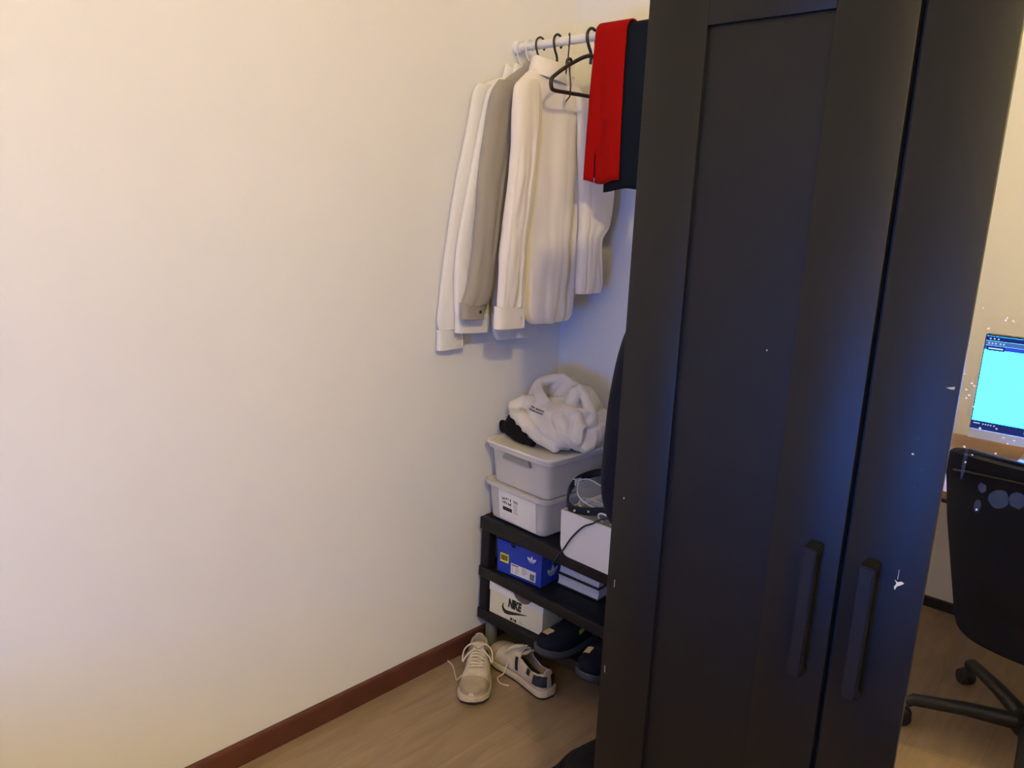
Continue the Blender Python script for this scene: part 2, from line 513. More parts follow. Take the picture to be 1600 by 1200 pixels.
# ------------------------------------------------------------------ hangers
RODZ, RODY = 2.006, 0.779
def hook_pts(r=0.019, gap=0.0):
    """hook in the local YZ plane, rod at the origin, stem going down to z=-0.07"""
    p = []
    for a in range(-40, 181, 20):
        an = math.radians(a)
        p.append((0, r * math.cos(an), r * math.sin(an)))
    p += [(0, -r * 0.9, -0.012), (0, -r * 0.45, -0.030), (0, 0, -0.045), (0, 0, -0.072)]
    return p
def hanger(name, x, rz, m, label, group, wire=0.0042, drop=0.072, half=0.20, full=True, tilt=0.0, side=1):
    t = thing(name, label, 'hanger', (x, RODY, RODZ), rz, group)
    hp = [(a, b * side, c) for a, b, c in hook_pts(0.0165 + wire)]
    hk = tube('hook', hp, wire * 0.8, m, t, 8, samples=30)
    # arms: a closed loop with rounded ends, local Y is the long way
    zt = -drop
    loop = [(0, 0, zt + 0.004), (0, half * .25, zt - 0.010), (0, half * .62, zt - 0.040), (0, half * .92, zt - 0.070), (0, half, zt - 0.082), (0, half * 1.0, zt - 0.098),
            (0, half * .93, zt - 0.108), (0, half * .6, zt - 0.108), (0, 0, zt - 0.106), (0, -half * .6, zt - 0.108), (0, -half * .93, zt - 0.108), (0, -half * 1.0, zt - 0.098),
            (0, -half, zt - 0.082), (0, -half * .92, zt - 0.070), (0, -half * .62, zt - 0.040), (0, -half * .25, zt - 0.010)]
    lp = spline(loop + [loop[0]], 90)[:-1]
    tube('arm_loop', lp, wire, m, t, 8, closed=True)
    for s in (-1, 1):
        tube('strap_notch', [(0, s * half * .50, zt - 0.032), (0, s * half * .54, zt - 0.020), (0, s * half * .62, zt - 0.024), (0, s * half * .63, zt - 0.042)], wire * .8, m, t, 6, samples=12)
    if tilt:
        t.rotation_euler = (0, 0, rz)
    return t
def neck_hanger(x, rz, m, label, group, drop, half, wire, side=1):
    """hanger that carries a shirt: hook, short neck and sloping shoulders inside the cloth"""
    t = thing('clothes_hanger', label, 'hanger', (x, RODY, RODZ), rz, group)
    hp = [(a, b * side, c) for a, b, c in hook_pts(0.0165 + wire)]
    hp[-1] = (0, 0, -drop)
    tube('hook', hp, wire * 0.85, m, t, 8, samples=30)
    tube('shoulder_bar', [(0, -half, -drop - 0.060), (0, -half * .5, -drop - 0.028), (0, 0, -drop), (0, half * .5, -drop - 0.028), (0, half, -drop - 0.060)], wire * 1.3, m, t, 8, samples=24)
    return t
neck_hanger(0.022, 0.0, m_hook_w, 'white hanger nearest the wall, in the outermost white shirt', 'white shirt hangers', 0.105, 0.14, 0.0026)
neck_hanger(0.058, 0.05, m_hook_w, 'white hanger second from the wall, in the half hidden white shirt', 'white shirt hangers', 0.105, 0.14, 0.0026)
neck_hanger(0.103, 0.0, m_hang_b, 'black hanger holding up the grey shirt', 'black hangers', 0.105, 0.13, 0.0036)
neck_hanger(0.172, 0.12, m_hang_b, 'black hanger inside the collar of the cream shirt', 'black hangers', 0.095, 0.11, 0.0042)
hanger('clothes_hanger', 0.300, 0.02, m_hang_b, 'empty black hanger with trouser bar sticking out beside the red shorts', 'black hangers', 0.0056, 0.052, 0.165)
hanger('clothes_hanger', 0.215, 0.80, m_hang_b, 'thin black hanger turned edge on behind the cream collar', 'black hangers', 0.0024, 0.06, 0.13)

# ------------------------------------------------------------------ garments as folded lofts
def loft_data(secs, rings, n=56, seed=0, amp=0.004, folds=5, p=2.6, open_end=True, drift=0.25, grow=1.0):
    """secs: (x, y0, y1, z, half_thickness). Cross-section is a flattened superellipse whose flanks carry wandering vertical folds."""
    rs = spline(secs, rings)
    random.seed(seed)
    fl = [(random.uniform(-0.95, 0.95), random.uniform(0.06, 0.16), random.uniform(0.5, 1.0) * random.choice((1, 1, -0.8)), random.uniform(0, 9), random.uniform(-.25, .25)) for _ in range(folds * 2)]
    V, F = [], []
    for i, (x, y0, y1, z, hx) in enumerate(rs):
        u = i / (rings - 1)
        cy, hy = (y0 + y1) / 2, abs(y1 - y0) / 2
        env = min(1.0, u * 3.0) * (0.55 + 0.45 * u) * grow
        for j in range(n):
            a = 2 * PI * j / n
            c, s = math.cos(a), math.sin(a)
            lat = math.copysign(abs(c) ** (2 / p), c)
            th = math.copysign(abs(s) ** (2 / p), s)
            d = 0.0
            for k, (s0, w, am, ph, sl) in enumerate(fl):
                if (k % 2 == 0) != (s >= 0):
                    continue
                pos = s0 + drift * math.sin(ph + u * 2.3) + sl * u
                q = (lat - pos) / w
                d += am * math.exp(-q * q)
            d += 0.7 * nz(lat * 2.2 + seed, z * 9, s * 2)
            edge = 1 - abs(lat) ** 6
            dx = amp * d * env * edge
            sg = 1 if s >= 0 else -1
            V.append((x + hx * th + sg * dx, cy + hy * lat + 0.3 * amp * nz(z * 14, seed, a), z))
    for i in range(rings - 1):
        for j in range(n):
            F.append((i * n + j, i * n + (j + 1) % n, (i + 1) * n + (j + 1) % n, (i + 1) * n + j))
    F.append(tuple(range(n)))
    if not open_end:
        F.append(tuple((rings - 1) * n + j for j in range(n)))
    return V, F
def hem_shape(V, n, rings, dz):
    """lift the hem towards its sides (curved shirt tail)"""
    return V
def garment_loft(name, secs, m, parent, rings=60, n=64, **k):
    v, f = loft_data(secs, rings, n, **k)
    o = ob(name, v, f, m, parent, True)
    return o
def cuff(x, y0, y1, z0, z1, hx, m, parent, mb, skew=0.0, by=0.7):
    n = 40
    rows = [(z1, 0.0), (z1 - 0.001, 0.0016), (z0 + 0.001, 0.0018), (z0, 0.0006), (z0 + 0.004, -0.003)]
    V, F = [], []
    for z, g in rows:
        for j in range(n):
            a = 2 * PI * j / n
            c, s = math.cos(a), math.sin(a)
            lat = math.copysign(abs(c) ** 0.6, c)
            th = math.copysign(abs(s) ** 0.6, s)
            cyy = (y0 + y1) / 2
            y = cyy + ((y1 - y0) / 2 + g) * lat
            V.append((x + (hx + g) * th, y, z + skew * (y - cyy)))
    for i in range(len(rows) - 1):
        for j in range(n):
            F.append((i * n + j, i * n + (j + 1) % n, (i + 1) * n + (j + 1) % n, (i + 1) * n + j))
    c = ob('cuff', V, F, m, parent, True, 0.7)
    yb = y0 + (y1 - y0) * by
    lathe('button', [(0.0005, 0.0), (0.0052, 0.0), (0.0055, 0.0015), (0.004, 0.0024), (0.0005, 0.002)], mb, c, 14, 'X', (x + hx + 0.0015, yb, (z0 + z1) / 2 + skew * (yb - (y0 + y1) / 2)))
    v, f = prism_data([(y0 + (y1 - y0) * .86, z0 + 0.004), (y0 + (y1 - y0) * .87, z0 + 0.004), (y0 + (y1 - y0) * .87, z1 + 0.05), (y0 + (y1 - y0) * .86, z1 + 0.05)], x + hx * .8, x + hx + 0.0022, 'YZ')
    ob('cuff_edge', v, f, m, c)
    return c
def collar(x, y, z, hy, hx, m, parent, h=0.042):
    n = 40
    rows = [(z - h * .55, 0.78), (z, 0.80), (z + 0.004, 0.88), (z, 1.0), (z - h * .5, 1.12), (z - h, 1.25), (z - h, 1.20), (z - h * .5, 1.06)]
    V, F = [], []
    for zz, k in rows:
        for j in range(n):
            a = 2 * PI * j / n
            c, s = math.cos(a), math.sin(a)
            V.append((x + hx * k * s, y + hy * k * c, zz - 0.012 * (s > 0) * s - 0.008 * c * (1 if k > 1 else 0.3)))
    for i in range(len(rows) - 1):
        for j in range(n):
            F.append((i * n + j, i * n + (j + 1) % n, (i + 1) * n + (j + 1) % n, (i + 1) * n + j))
    return ob('collar', V, F, m, parent, True, 1.0)
def thick(o, t=0.0016):
    md = o.modifiers.new('cloth_thickness', 'SOLIDIFY')
    md.thickness = t
    md.offset = 0
    return o

# outermost white shirt against the wall
s = thing('white_shirt', 'white long sleeved shirt hanging closest to the bare wall', 'shirt', (0, 0, 0), 0, 'hanging shirts')
thick(garment_loft('shirt_body', [(0.024, .72, .82, 1.915, .008), (0.024, .64, .93, 1.888, .010), (0.024, .60, .97, 1.84, .012), (0.024, .60, .97, 1.70, .013), (0.023, .60, .95, 1.4, .013), (0.022, .61, .93, 1.16, .013)], m_shirt_w, s, seed=11, amp=.002))
thick(garment_loft('sleeve', [(0.026, .600, .66, 1.880, .010), (0.026, .583, .66, 1.850, .012), (0.026, .563, .65, 1.75, .014), (0.026, .535, .625, 1.64, .014), (0.026, .512, .605, 1.53, .014), (0.026, .487, .585, 1.38, .014), (0.026, .470, .570, 1.25, .014), (0.026, .463, .568, 1.19, .014), (0.026, .470, .565, 1.160, .013)], m_shirt_w, s, seed=12, amp=.004, folds=4, n=48))
cuff(0.026, .466, .566, 1.098, 1.162, .012, m_shirt_w, s, m_button_l, 0.02, 0.62)
collar(0.024, .765, 1.945, .05, .012, m_shirt_w, s)
# half hidden white shirt
s = thing('white_shirt', 'white long sleeved shirt squeezed in behind the grey one, tail showing below', 'shirt', (0, 0, 0), 0, 'hanging shirts')
thick(garment_loft('shirt_body', [(0.062, .72, .82, 1.915, .008), (0.062, .64, .92, 1.888, .010), (0.062, .61, .95, 1.84, .012), (0.062, .62, .95, 1.70, .013), (0.062, .64, .94, 1.4, .013), (0.064, .655, .90, 1.17, .013), (0.066, .68, .88, 1.115, .012)], m_shirt_w, s, seed=21, amp=.002))
thick(garment_loft('sleeve', [(0.064, .62, .67, 1.870, .010), (0.064, .60, .665, 1.84, .013), (0.064, .565, .65, 1.70, .015), (0.064, .525, .63, 1.53, .015), (0.064, .498, .61, 1.385, .015), (0.065, .497, .62, 1.25, .016), (0.066, .503, .63, 1.20, .016)], m_shirt_w, s, seed=22, amp=.003, folds=4, n=48))
cuff(0.066, .503, .632, 1.150, 1.204, .015, m_shirt_w, s, m_button_l, -0.06, 0.3)
collar(0.062, .765, 1.945, .05, .012, m_shirt_w, s)
# grey shirt
s = thing('grey_shirt', 'taupe grey long sleeved shirt hanging between the white ones', 'shirt', (0, 0, 0), 0, 'hanging shirts')
thick(garment_loft('shirt_body', [(0.104, .70, .82, 1.930, .012), (0.104, .645, .90, 1.895, .016), (0.104, .595, .95, 1.85, .018), (0.106, .585, .96, 1.75, .019), (0.108, .60, .95, 1.55, .019), (0.108, .61, .94, 1.35, .019), (0.108, .615, .92, 1.24, .018), (0.108, .64, .90, 1.205, .016)], m_shirt_g, s, seed=31, amp=.006, folds=6))
thick(garment_loft('sleeve', [(0.106, .610, .68, 1.885, .012), (0.106, .578, .68, 1.835, .017), (0.108, .556, .66, 1.72, .021), (0.110, .541, .63, 1.57, .022), (0.110, .528, .615, 1.42, .022), (0.110, .507, .60, 1.30, .022), (0.110, .490, .588, 1.255, .020), (0.110, .486, .570, 1.243, .018)], m_shirt_g, s, seed=35, amp=.008, folds=4, n=48))
cuff(0.110, .484, .566, 1.200, 1.248, .016, m_shirt_g, s, m_button_d, -0.06, 0.72)
collar(0.104, .765, 1.950, .05, .020, m_shirt_g, s)
# cream shirt in front
s = thing('cream_shirt', 'creamy white long sleeved shirt in front with collar and square cuff', 'shirt', (0, 0, 0), 0, 'hanging shirts')
thick(garment_loft('shirt_body', [(0.172, .69, .80, 1.925, .020), (0.174, .645, .86, 1.900, .024), (0.178, .605, .91, 1.855, .027), (0.182, .605, .925, 1.76, .030), (0.184, .63, .905, 1.62, .030), (0.184, .648, .90, 1.50, .030), (0.184, .662, .898, 1.36, .029), (0.184, .668, .895, 1.24, .028), (0.184, .676, .890, 1.205, .026), (0.184, .70, .870, 1.183, .022)], m_shirt_c, s, rings=90, n=110, seed=46, amp=.012, folds=6, p=2.3))
thick(garment_loft('sleeve', [(0.184, .625, .69, 1.885, .014), (0.190, .592, .69, 1.855, .020), (0.198, .582, .685, 1.76, .025), (0.200, .579, .675, 1.66, .026), (0.200, .568, .662, 1.55, .026), (0.200, .558, .646, 1.45, .025), (0.200, .550, .640, 1.35, .024), (0.200, .545, .643, 1.27, .022), (0.200, .542, .645, 1.243, .020)], m_shirt_c, s, rings=80, n=72, seed=43, amp=.009, folds=4, drift=.15))
cuff(0.200, .538, .650, 1.180, 1.246, .018, m_shirt_c, s, m_button_l, -0.03, 0.76)
tag(thick(garment_loft('sleeve', [(0.200, .84, .90, 1.86, .014), (0.225, .83, .945, 1.80, .022), (0.236, .83, .975, 1.70, .025), (0.240, .84, .996, 1.61, .026), (0.240, .85, .985, 1.49, .025), (0.240, .85, .950, 1.44, .022), (0.240, .85, .955, 1.36, .022), (0.240, .850, .968, 1.30, .020), (0.240, .850, .965, 1.272, .016)], m_shirt_c, s, rings=70, n=72, seed=52, amp=.007, folds=4)), 'far sleeve bunched towards the back wall')
collar(0.172, .742, 1.952, .056, .038, m_shirt_c, s, 0.050)
tube('collar_button', [(0.2205, .800, 1.905), (0.2235, .800, 1.905)], .005, m_button_l, s, 10)

# shorts thrown over the rod
def drape(name, m, parent, x0, x1, zf, zb, seed, r=0.0175, skew=0.0, flare=0.02, amp=0.006, slit=None):
    """cloth over the rod: front drop to zf, back drop to zb (rod along X)"""
    nu, path = 30, []
    hang_f, hang_b = RODZ - zf, RODZ - zb
    for i in range(26):
        path.append((-r - 0.004 * math.sin(i / 25 * PI), zf + hang_f * i / 25))
    for i in range(1, 10):
        a = PI - PI * i / 10
        path.append((r * math.cos(a), RODZ + r * math.sin(a)))
    for i in range(26):
        path.append((r + 0.003 * math.sin(i / 25 * PI), RODZ - hang_b * i / 25))
    V, F = [], []
    for k, (dy, z) in enumerate(path):
        low = max(0.0, min(1.0, (RODZ - z) / 0.4))
        for j in range(nu + 1):
            u = j / nu
            x = x0 + (x1 - x0) * u + skew * low * (u - 0.3) + flare * low * (u - 0.5)
            w = amp * low * (math.sin(u * 7 + seed + z * 2) + 0.12 * math.sin(u * 13 + seed * 2)) + 0.5 * amp * nz(u * 5 + seed, z * 6, dy)
            V.append((x, RODY + dy + (w if dy < 0 else -w) * (1 if abs(dy) > r * .8 else .2), z + 0.006 * math.sin(u * 6 + seed) * low))
    for k in range(len(path) - 1):
        for j in range(nu):
            if slit and k < slit[0] and j == slit[1]:
                continue
            a = k * (nu + 1) + j
            F.append((a, a + 1, a + nu + 2, a + nu + 1))
    o = ob(name, V, F, m, parent, True)
    return thick(o, 0.004)
s = thing('red_shorts', 'bright red sports shorts thrown over the rod', 'shorts', (0, 0, 0), 0, 'shorts over the rod')
o = drape('leg_panel', m_red, s, 0.337, 0.442, 1.610, 1.625, 2, r=0.0290, flare=0.02, slit=(5, 7), amp=.006)
tube('waist_fold', [(0.372, RODY - .022, RODZ + .022), (0.395, RODY - .006, RODZ + .027), (0.420, RODY + .008, RODZ + .026), (0.440, RODY + .018, RODZ + .020)], [0.006, 0.011, 0.011, 0.005], m_red, s, 12, samples=20) if False else None
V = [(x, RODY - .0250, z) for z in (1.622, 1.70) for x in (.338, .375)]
thick(ob('dark_lining_backing', V, [(0, 1, 3, 2)], m_navy, s), .001)  # dark sheet added behind the slit so the gap reads dark
s = thing('navy_shorts', 'dark navy shorts thrown over the rod next to the red pair', 'shorts', (0, 0, 0), 0, 'shorts over the rod')
drape('leg_panel', m_navy, s, 0.400, 0.56, 1.588, 1.66, 5, r=0.0205, flare=0.02, amp=.003)

# ------------------------------------------------------------------ dark coat on the wardrobe side and bag on the floor
def remesh_blob(name, parts, m, parent, voxel, smooth_it=8, disp=0.0, dscale=20.0, seed=0.0, ridge=0.0):
    v, f = join_data(parts)
    o = ob(name, v, f, m, parent, True)
    md = o.modifiers.new('r', 'REMESH')
    md.mode = 'VOXEL'
    md.voxel_size = voxel
    if smooth_it:
        ms = o.modifiers.new('s', 'SMOOTH')
        ms.factor = 0.5
        ms.iterations = smooth_it
    dg = bpy.context.evaluated_depsgraph_get()
    me = bpy.data.meshes.new_from_object(o.evaluated_get(dg))
    o.modifiers.clear()
    old = o.data
    o.data = me
    bpy.data.meshes.remove(old)
    me.name = name
    if disp:
        nm = [Vector(q.normal) for q in me.vertices]
        for q, n0 in zip(me.vertices, nm):
            c = Vector(q.co)
            a = noise.noise(c * dscale + Vector((seed, 0, 0)))
            b = 1 - abs(noise.noise(c * dscale * 0.8 + Vector((0, seed, 3)))) * 2.2
            q.co = c + n0 * (disp * a + ridge * (b ** 3 if b > 0 else 0))
    me.materials.clear()
    me.materials.append(m)
    for p in me.polygons:
        p.use_smooth = True
    return o
def ell(c, r, rot=None, n=14):
    V, F = [], []
    for i in range(n + 1):
        th = PI * i / n
        for j in range(2 * n):
            a = PI * j / n
            p = Vector((r[0] * math.sin(th) * math.cos(a), r[1] * math.sin(th) * math.sin(a), r[2] * math.cos(th)))
            if rot: p = rot @ p
            V.append(tuple(p + Vector(c)))
    for i in range(n):
        for j in range(2 * n):
            F.append((i * 2 * n + j, i * 2 * n + (j + 1) % (2 * n), (i + 1) * 2 * n + (j + 1) % (2 * n), (i + 1) * 2 * n + j))
    return V, F
def cap(pts, rad, samples=16, n=10):
    """fold: tapered tube through points with rounded ends"""
    if not isinstance(rad, (list, tuple)):
        rad = [rad] * len(pts)
    q = spline([(*p, r) for p, r in zip(pts, rad)], samples)
    v, f = tube_data([a[:3] for a in q], [a[3] for a in q], n)
    ends = [ell(q[0][:3], (q[0][3],) * 3, n=6), ell(q[-1][:3], (q[-1][3],) * 3, n=6)]
    return join_data([(v, f)] + ends)
coat = thing('navy_coat', 'dark navy coat hanging on the narrow side of the wardrobe', 'coat', (0.945, 0.20, 0.9))
v, f = loft_data([(0.060, -.03, .03, 0.62, .015), (0.052, -.06, .06, .58, .025), (0.044, -.075, .075, 0.46, .036), (0.032, -.08, .08, 0.39, .050), (0.022, -.08, .08, 0.30, .060), (.018, -.08, .085, 0.18, .064), (.018, -.08, .085, .10, .064), (.024, -.07, .08, 0.045, .058), (.032, -.06, .07, 0.02, .050)], 50, 64, seed=61, amp=.004, folds=5, p=2.2, open_end=False)
ob('coat_body', v, f, m_coat, coat, True)
tube('hanging_loop', [(0.060, -.01, .62), (0.072, 0, .66), (0.080, .005, .675), (0.060, .012, .62)], .003, m_coat, coat, 6, samples=16)
lathe('wall_hook', [(0.006, 0.076), (0.006, .0955), (0.014, .096), (.014, .099)], m_handle, coat, 12, 'X', (0, 0.005, .672))
bag = thing('black_bag', 'slumped black cloth bag on the floor beside the wardrobe', 'bag', (0.86, 0.36, 0))
remesh_blob('bag_body', [ell((0, 0, 0.10), (0.175, 0.17, 0.10)), ell((0.02, -0.02, 0.17), (0.13, 0.13, 0.085)), ell((-0.09, -.05, .07), (.10, .11, .07)), ell((.09, .03, .2), (.07, .08, .06)), cap([(-.16, -.12, .03), (0, -.16, .03), (.14, -.12, .03)], .03)], m_bag, bag, 0.009, 6, 0.012, 12, 1.0)
tube('strap', [(-.02, -.02, .235), (.0, -.06, .272), (.05, -.06, .278), (.08, -.01, .25)], .009, m_bag, bag, 8, samples=24)

# ------------------------------------------------------------------ shelf unit
sh = thing('shelf_unit', 'low charcoal plastic shelving unit with three tiers in the corner', 'shelf', (0.022, 0.672, 0))
SW, SD = 0.70, 0.375
def tier(z_top, hgt, name='shelf_board'):
    bm = bmesh.new()
    add_box(bm, (0, 0, z_top - 0.018), (SW, SD, z_top))
    b = bm_ob(name, bm, m_shelf, sh)
    box('front_lip', (0, -0.003, z_top - hgt), (SW, 0.022, z_top + 0.002), m_shelf, b, 0.005, 3)
    box('side_lip', (-0.003, 0.0222, z_top - hgt), (0.018, SD - .001, z_top + 0.0015), m_shelf, b, 0.004, 2)
    box('side_lip', (SW - 0.018, 0.0222, z_top - hgt), (SW + 0.003, SD - .001, z_top + 0.0015), m_shelf, b, 0.004, 2)
    for k in range(3):
        x = SW * (k + 1) / 4
        box('rib', (x - .003, .0225, z_top - hgt + .01), (x + .003, SD - .002, z_top - .0183), m_shelf, b)
    return b
tier(0.502, 0.043)
tier(0.322, 0.036)
tier(0.163, 0.036)
for px in (0.0205, SW - 0.0205):
    for py in (0.0225, SD - 0.0225):
        for (z0, z1) in ((0.163, 0.303), (0.322, 0.483)):
            box('post', (px - .0195, py - .0195, z0), (px + .0195, py + .0195, z1), m_shelf, sh, 0.006, 3)
        lathe('foot', [(0.0185, 0.0), (0.0205, 0.004), (0.0215, 0.12), (0.018, 0.1445)], m_foot, sh, 20, c=(px + (.016 if px < .1 else -.016), py + (.012 if py < .1 else -.012), 0))

# ------------------------------------------------------------------ storage bins
def rrect(x0, x1, y0, y1, r, k=5):
    p = []
    for cx_, cy_, a0 in ((x1 - r, y1 - r, 0), (x0 + r, y1 - r, 90), (x0 + r, y0 + r, 180), (x1 - r, y0 + r, 270)):
        for i in range(k + 1):
            a = math.radians(a0 + 90 * i / k)
            p.append((cx_ + r * math.cos(a), cy_ + r * math.sin(a)))
    return p
def rloft(rows, k=5):
    """rows: (x0,x1,y0,y1,r,z)"""
    V, F = [], []
    n = 4 * (k + 1)
    for (x0, x1, y0, y1, r, z) in rows:
        V += [(a, b, z) for a, b in rrect(x0, x1, y0, y1, r, k)]
    for i in range(len(rows) - 1):
        for j in range(n):
            F.append((i * n + j, i * n + (j + 1) % n, (i + 1) * n + (j + 1) % n, (i + 1) * n + j))
    F.append(tuple(range(n)))
    F.append(tuple((len(rows) - 1) * n + j for j in range(n)))
    return V, F
def bin_thing(label, x, y, z, rz):
    """local frame: x 0..0.285 wide, y 0..0.375 deep, origin at the front left bottom corner of the rim"""
    t = thing('storage_bin', label, 'bin', (x, y, z), rz, 'stacked frosted bins')
    W, D, H = 0.295, 0.365, 0.135
    a = 0.022
    rows = [(a + .008, W - a - .008, a + .008, D - a - .008, .02, 0.0), (a, W - a, a, D - a, .026, 0.006), (.012, W - .012, .012, D - .012, .03, H - .024), (.010, W - .010, .010, D - .010, .03, H - .020),
            (.000, W, .0, D, .034, H - .014), (-.001, W + .001, -.001, D + .001, .034, H - .001), (.003, W - .003, .003, D - .003, .032, H),
            (.013, W - .013, .013, D - .013, .03, H - .004), (a + .003, W - a - .003, a + .003, D - a - .003, .026, .009)]
    v, f = rloft(rows)
    o = ob('tub', v, f, m_bin, t, True, 0.5)
    return t, W, D, H
tb, BW, BD, BH = bin_thing('frosted plastic bin at the bottom of the stack with a paper sheet in front', 0.016, 0.678, 0.5046, -0.02)
# paper sheet and printed sticker on the lower bin
def tilt_panel(name, pts, m, parent, th=0.0008):
    """flat quad from four corners with thickness"""
    p = [Vector(q) for q in pts]
    n0 = (p[1] - p[0]).cross(p[3] - p[0]).normalized() * th
    return ob(name, [*p, *[q + n0 for q in p]], [(0, 1, 2, 3), (7, 6, 5, 4), (0, 1, 5, 4), (1, 2, 6, 5), (2, 3, 7, 6), (3, 0, 4, 7)], m, parent)
def fp(x, z):  # point on the sloping front face of the lower tub
    return (x, 0.022 - 0.010 * (z / 0.111) - 0.0016, z)
sheet = tilt_panel('paper_sheet', [fp(.075, .012), fp(.245, .008), fp(.245, .126 - .012), fp(.073, .116)], m_paper, tb)
sheet['label'] = 'white paper sheet with printed sticker'
def fq(x, z, d=0.0012):
    a = fp(x, z)
    return (a[0], a[1] - d, a[2])
random.seed(8)
pr_parts = []
def quad_on(x0, x1, z0, z1, d=0.0012):
    p = [Vector(fq(x0, z0, d)), Vector(fq(x1, z0, d)), Vector(fq(x1, z1, d)), Vector(fq(x0, z1, d))]
    n0 = Vector((0, -0.0004, 0))
    return [*p, *[q + n0 for q in p]], [(0, 1, 2, 3), (7, 6, 5, 4), (0, 1, 5, 4), (1, 2, 6, 5), (2, 3, 7, 6), (3, 0, 4, 7)]
def stroke(x0, z0, x1, z1, w):
    a, b = Vector((x0, z0)), Vector((x1, z1))
    d = (b - a).normalized()
    nn = Vector((-d.y, d.x)) * w
    q = [a + nn, b + nn, b - nn, a - nn]
    p = [Vector(fq(c.x, c.y)) for c in q]
    n0 = Vector((0, -0.0004, 0))
    return [*p, *[c + n0 for c in p]], [(0, 1, 2, 3), (7, 6, 5, 4), (0, 1, 5, 4), (1, 2, 6, 5), (2, 3, 7, 6), (3, 0, 4, 7)]
for row in (0.088, 0.073):
    for k in range(5):
        x = .092 + k * .009
        for q in range(2):
            pr_parts.append(stroke(x + random.uniform(-.003, .003), row + random.uniform(-.004, .004), x + random.uniform(-.001, .006), row + random.uniform(-.005, .005), .0018))
pr_parts.append(quad_on(.092, .135, .046, .059))
for k in range(3):
    pr_parts.append(quad_on(.143, .163, .084 + k * .0035, .0855 + k * .0035))
v, f = join_data(pr_parts)
ob('printed_marks', v, f, m_ink, sheet)
v, f = join_data([quad_on(.143, .143 + random.uniform(.014, .022), .048 + k * .0048, .0496 + k * .0048) for k in range(7)])
ob('printed_lines', v, f, m_greyink, sheet)
lidlow = [(.004, BW - .004, .004, BD - .004, .032, BH - .010), (.004, BW - .004, .004, BD - .004, .032, BH - .001), (.018, BW - .018, .018, BD - .018, .03, BH - .001)]
v, f = rloft(lidlow)
ob('lid', v, f, m_bin_lid, tb, True, 0.5)
tb2, _, _, _ = bin_thing('frosted plastic bin with lid on top of the stack, under the hoodie', 0.036, 0.668, 0.6402, -0.035)
lidrows = [(.004, BW - .004, .004, BD - .004, .032, BH + .0003), (-.006, BW + .006, -.006, BD + .006, .036, BH + .0004), (-.007, BW + .007, -.007, BD + .007, .037, BH + .005), (-.004, BW + .004, -.004, BD + .004, .035, BH + .0085),
           (.010, BW - .010, .010, BD - .010, .032, BH + .008), (.014, BW - .014, .014, BD - .014, .03, BH + .004)]
v, f = rloft(lidrows)
ob('lid', v, f, m_bin_lid, tb2, True, 0.5)
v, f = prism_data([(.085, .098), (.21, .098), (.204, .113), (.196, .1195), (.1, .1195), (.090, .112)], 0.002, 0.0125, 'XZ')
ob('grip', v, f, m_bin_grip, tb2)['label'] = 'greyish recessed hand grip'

# ------------------------------------------------------------------ hoodie pile on the bin
ZL = 0.7835
hd = thing('cream_hoodie', 'crumpled cream hoodie with small dark lettering heaped on the bin lid', 'hoodie', (0.2, 0.82, ZL))
def w(x, y, z): return (x - 0.2, y - 0.82, z - ZL)
hp = [ell(w(.225, .84, .855), (.115, .105, .075)), ell(w(.255, .82, .835), (.10, .095, .055)), ell(w(.23, .90, .905), (.085, .06, .065)),
      cap([w(.068, .77, .880), w(.090, .79, .892), w(.13, .80, .900), w(.18, .80, .898)], [.022, .027, .028, .030]),
      cap([w(.078, .752, .868), w(.115, .742, .868), w(.165, .733, .848), w(.22, .730, .822), w(.28, .738, .800)], [.012, .018, .022, .022, .018]),
      cap([w(.12, .79, .88), w(.18, .765, .875), w(.24, .75, .85), w(.29, .755, .82)], [.025, .028, .03, .026]),
      # hood: standing rim loop and back
      cap([w(.115, .82, .885), w(.105, .82, .930), w(.118, .83, .962), w(.150, .86, .975)], [.020, .017, .015, .013]),
      cap([w(.118, .83, .962), w(.150, .80, .940), w(.185, .79, .905), w(.225, .79, .885)], [.014, .018, .019, .020]),
      cap([w(.135, .85, .972), w(.175, .88, .985), w(.215, .89, .965), w(.24, .88, .94)], [.012, .013, .013, .018]),
      ell(w(.17, .88, .93), (.05, .03, .045)),
      # second peak
      cap([w(.275, .85, .985), w(.265, .845, .955), w(.255, .83, .915)], [.008, .020, .026]),
      cap([w(.275, .85, .982), w(.300, .85, .95), w(.325, .84, .915), w(.335, .83, .88)], [.009, .016, .022, .026]),
      cap([w(.24, .81, .90), w(.29, .80, .90), w(.325, .815, .905)], [.022, .024, .020]),
      # neckline band crossing the chest
      cap([w(.125, .785, .905), w(.175, .772, .905), w(.225, .765, .885), w(.265, .757, .855), w(.30, .757, .815)], [.010, .011, .012, .012, .010]),
      cap([w(.32, .79, .90), w(.335, .78, .86), w(.335, .78, .82), w(.325, .80, .80)], [.020, .024, .022, .015]),
      cap([w(.28, .765, .885), w(.31, .765, .85), w(.325, .77, .815)], [.014, .016, .014]),
      cap([w(.16, .745, .865), w(.21, .735, .84), w(.25, .735, .81)], [.010, .012, .010]),
      cap([w(.352, .80, .812), w(.335, .85, .84), w(.30, .92, .85)], [.026, .04, .05])]
hood = remesh_blob('hoodie_body', hp, m_hood, hd, 0.0036, 7, 0.0040, 20, 4.0, ridge=0.0075)
zmin = min(q.co.z for q in hood.data.vertices)
for q in hood.data.vertices:
    q.co.z = max(q.co.z, 0.0)
def shade_text_rows(parent):
    # two short rows of small dark letters on the chest, laid on the cloth surface
    parts = []
    for row in range(2):
        for k in range(11):
            if k == 4 and row == 0: continue
            u = k / 10
            parts.append((.152 + .055 * u, row))
    return parts
dg = bpy.context.evaluated_depsgraph_get()
dg.update()
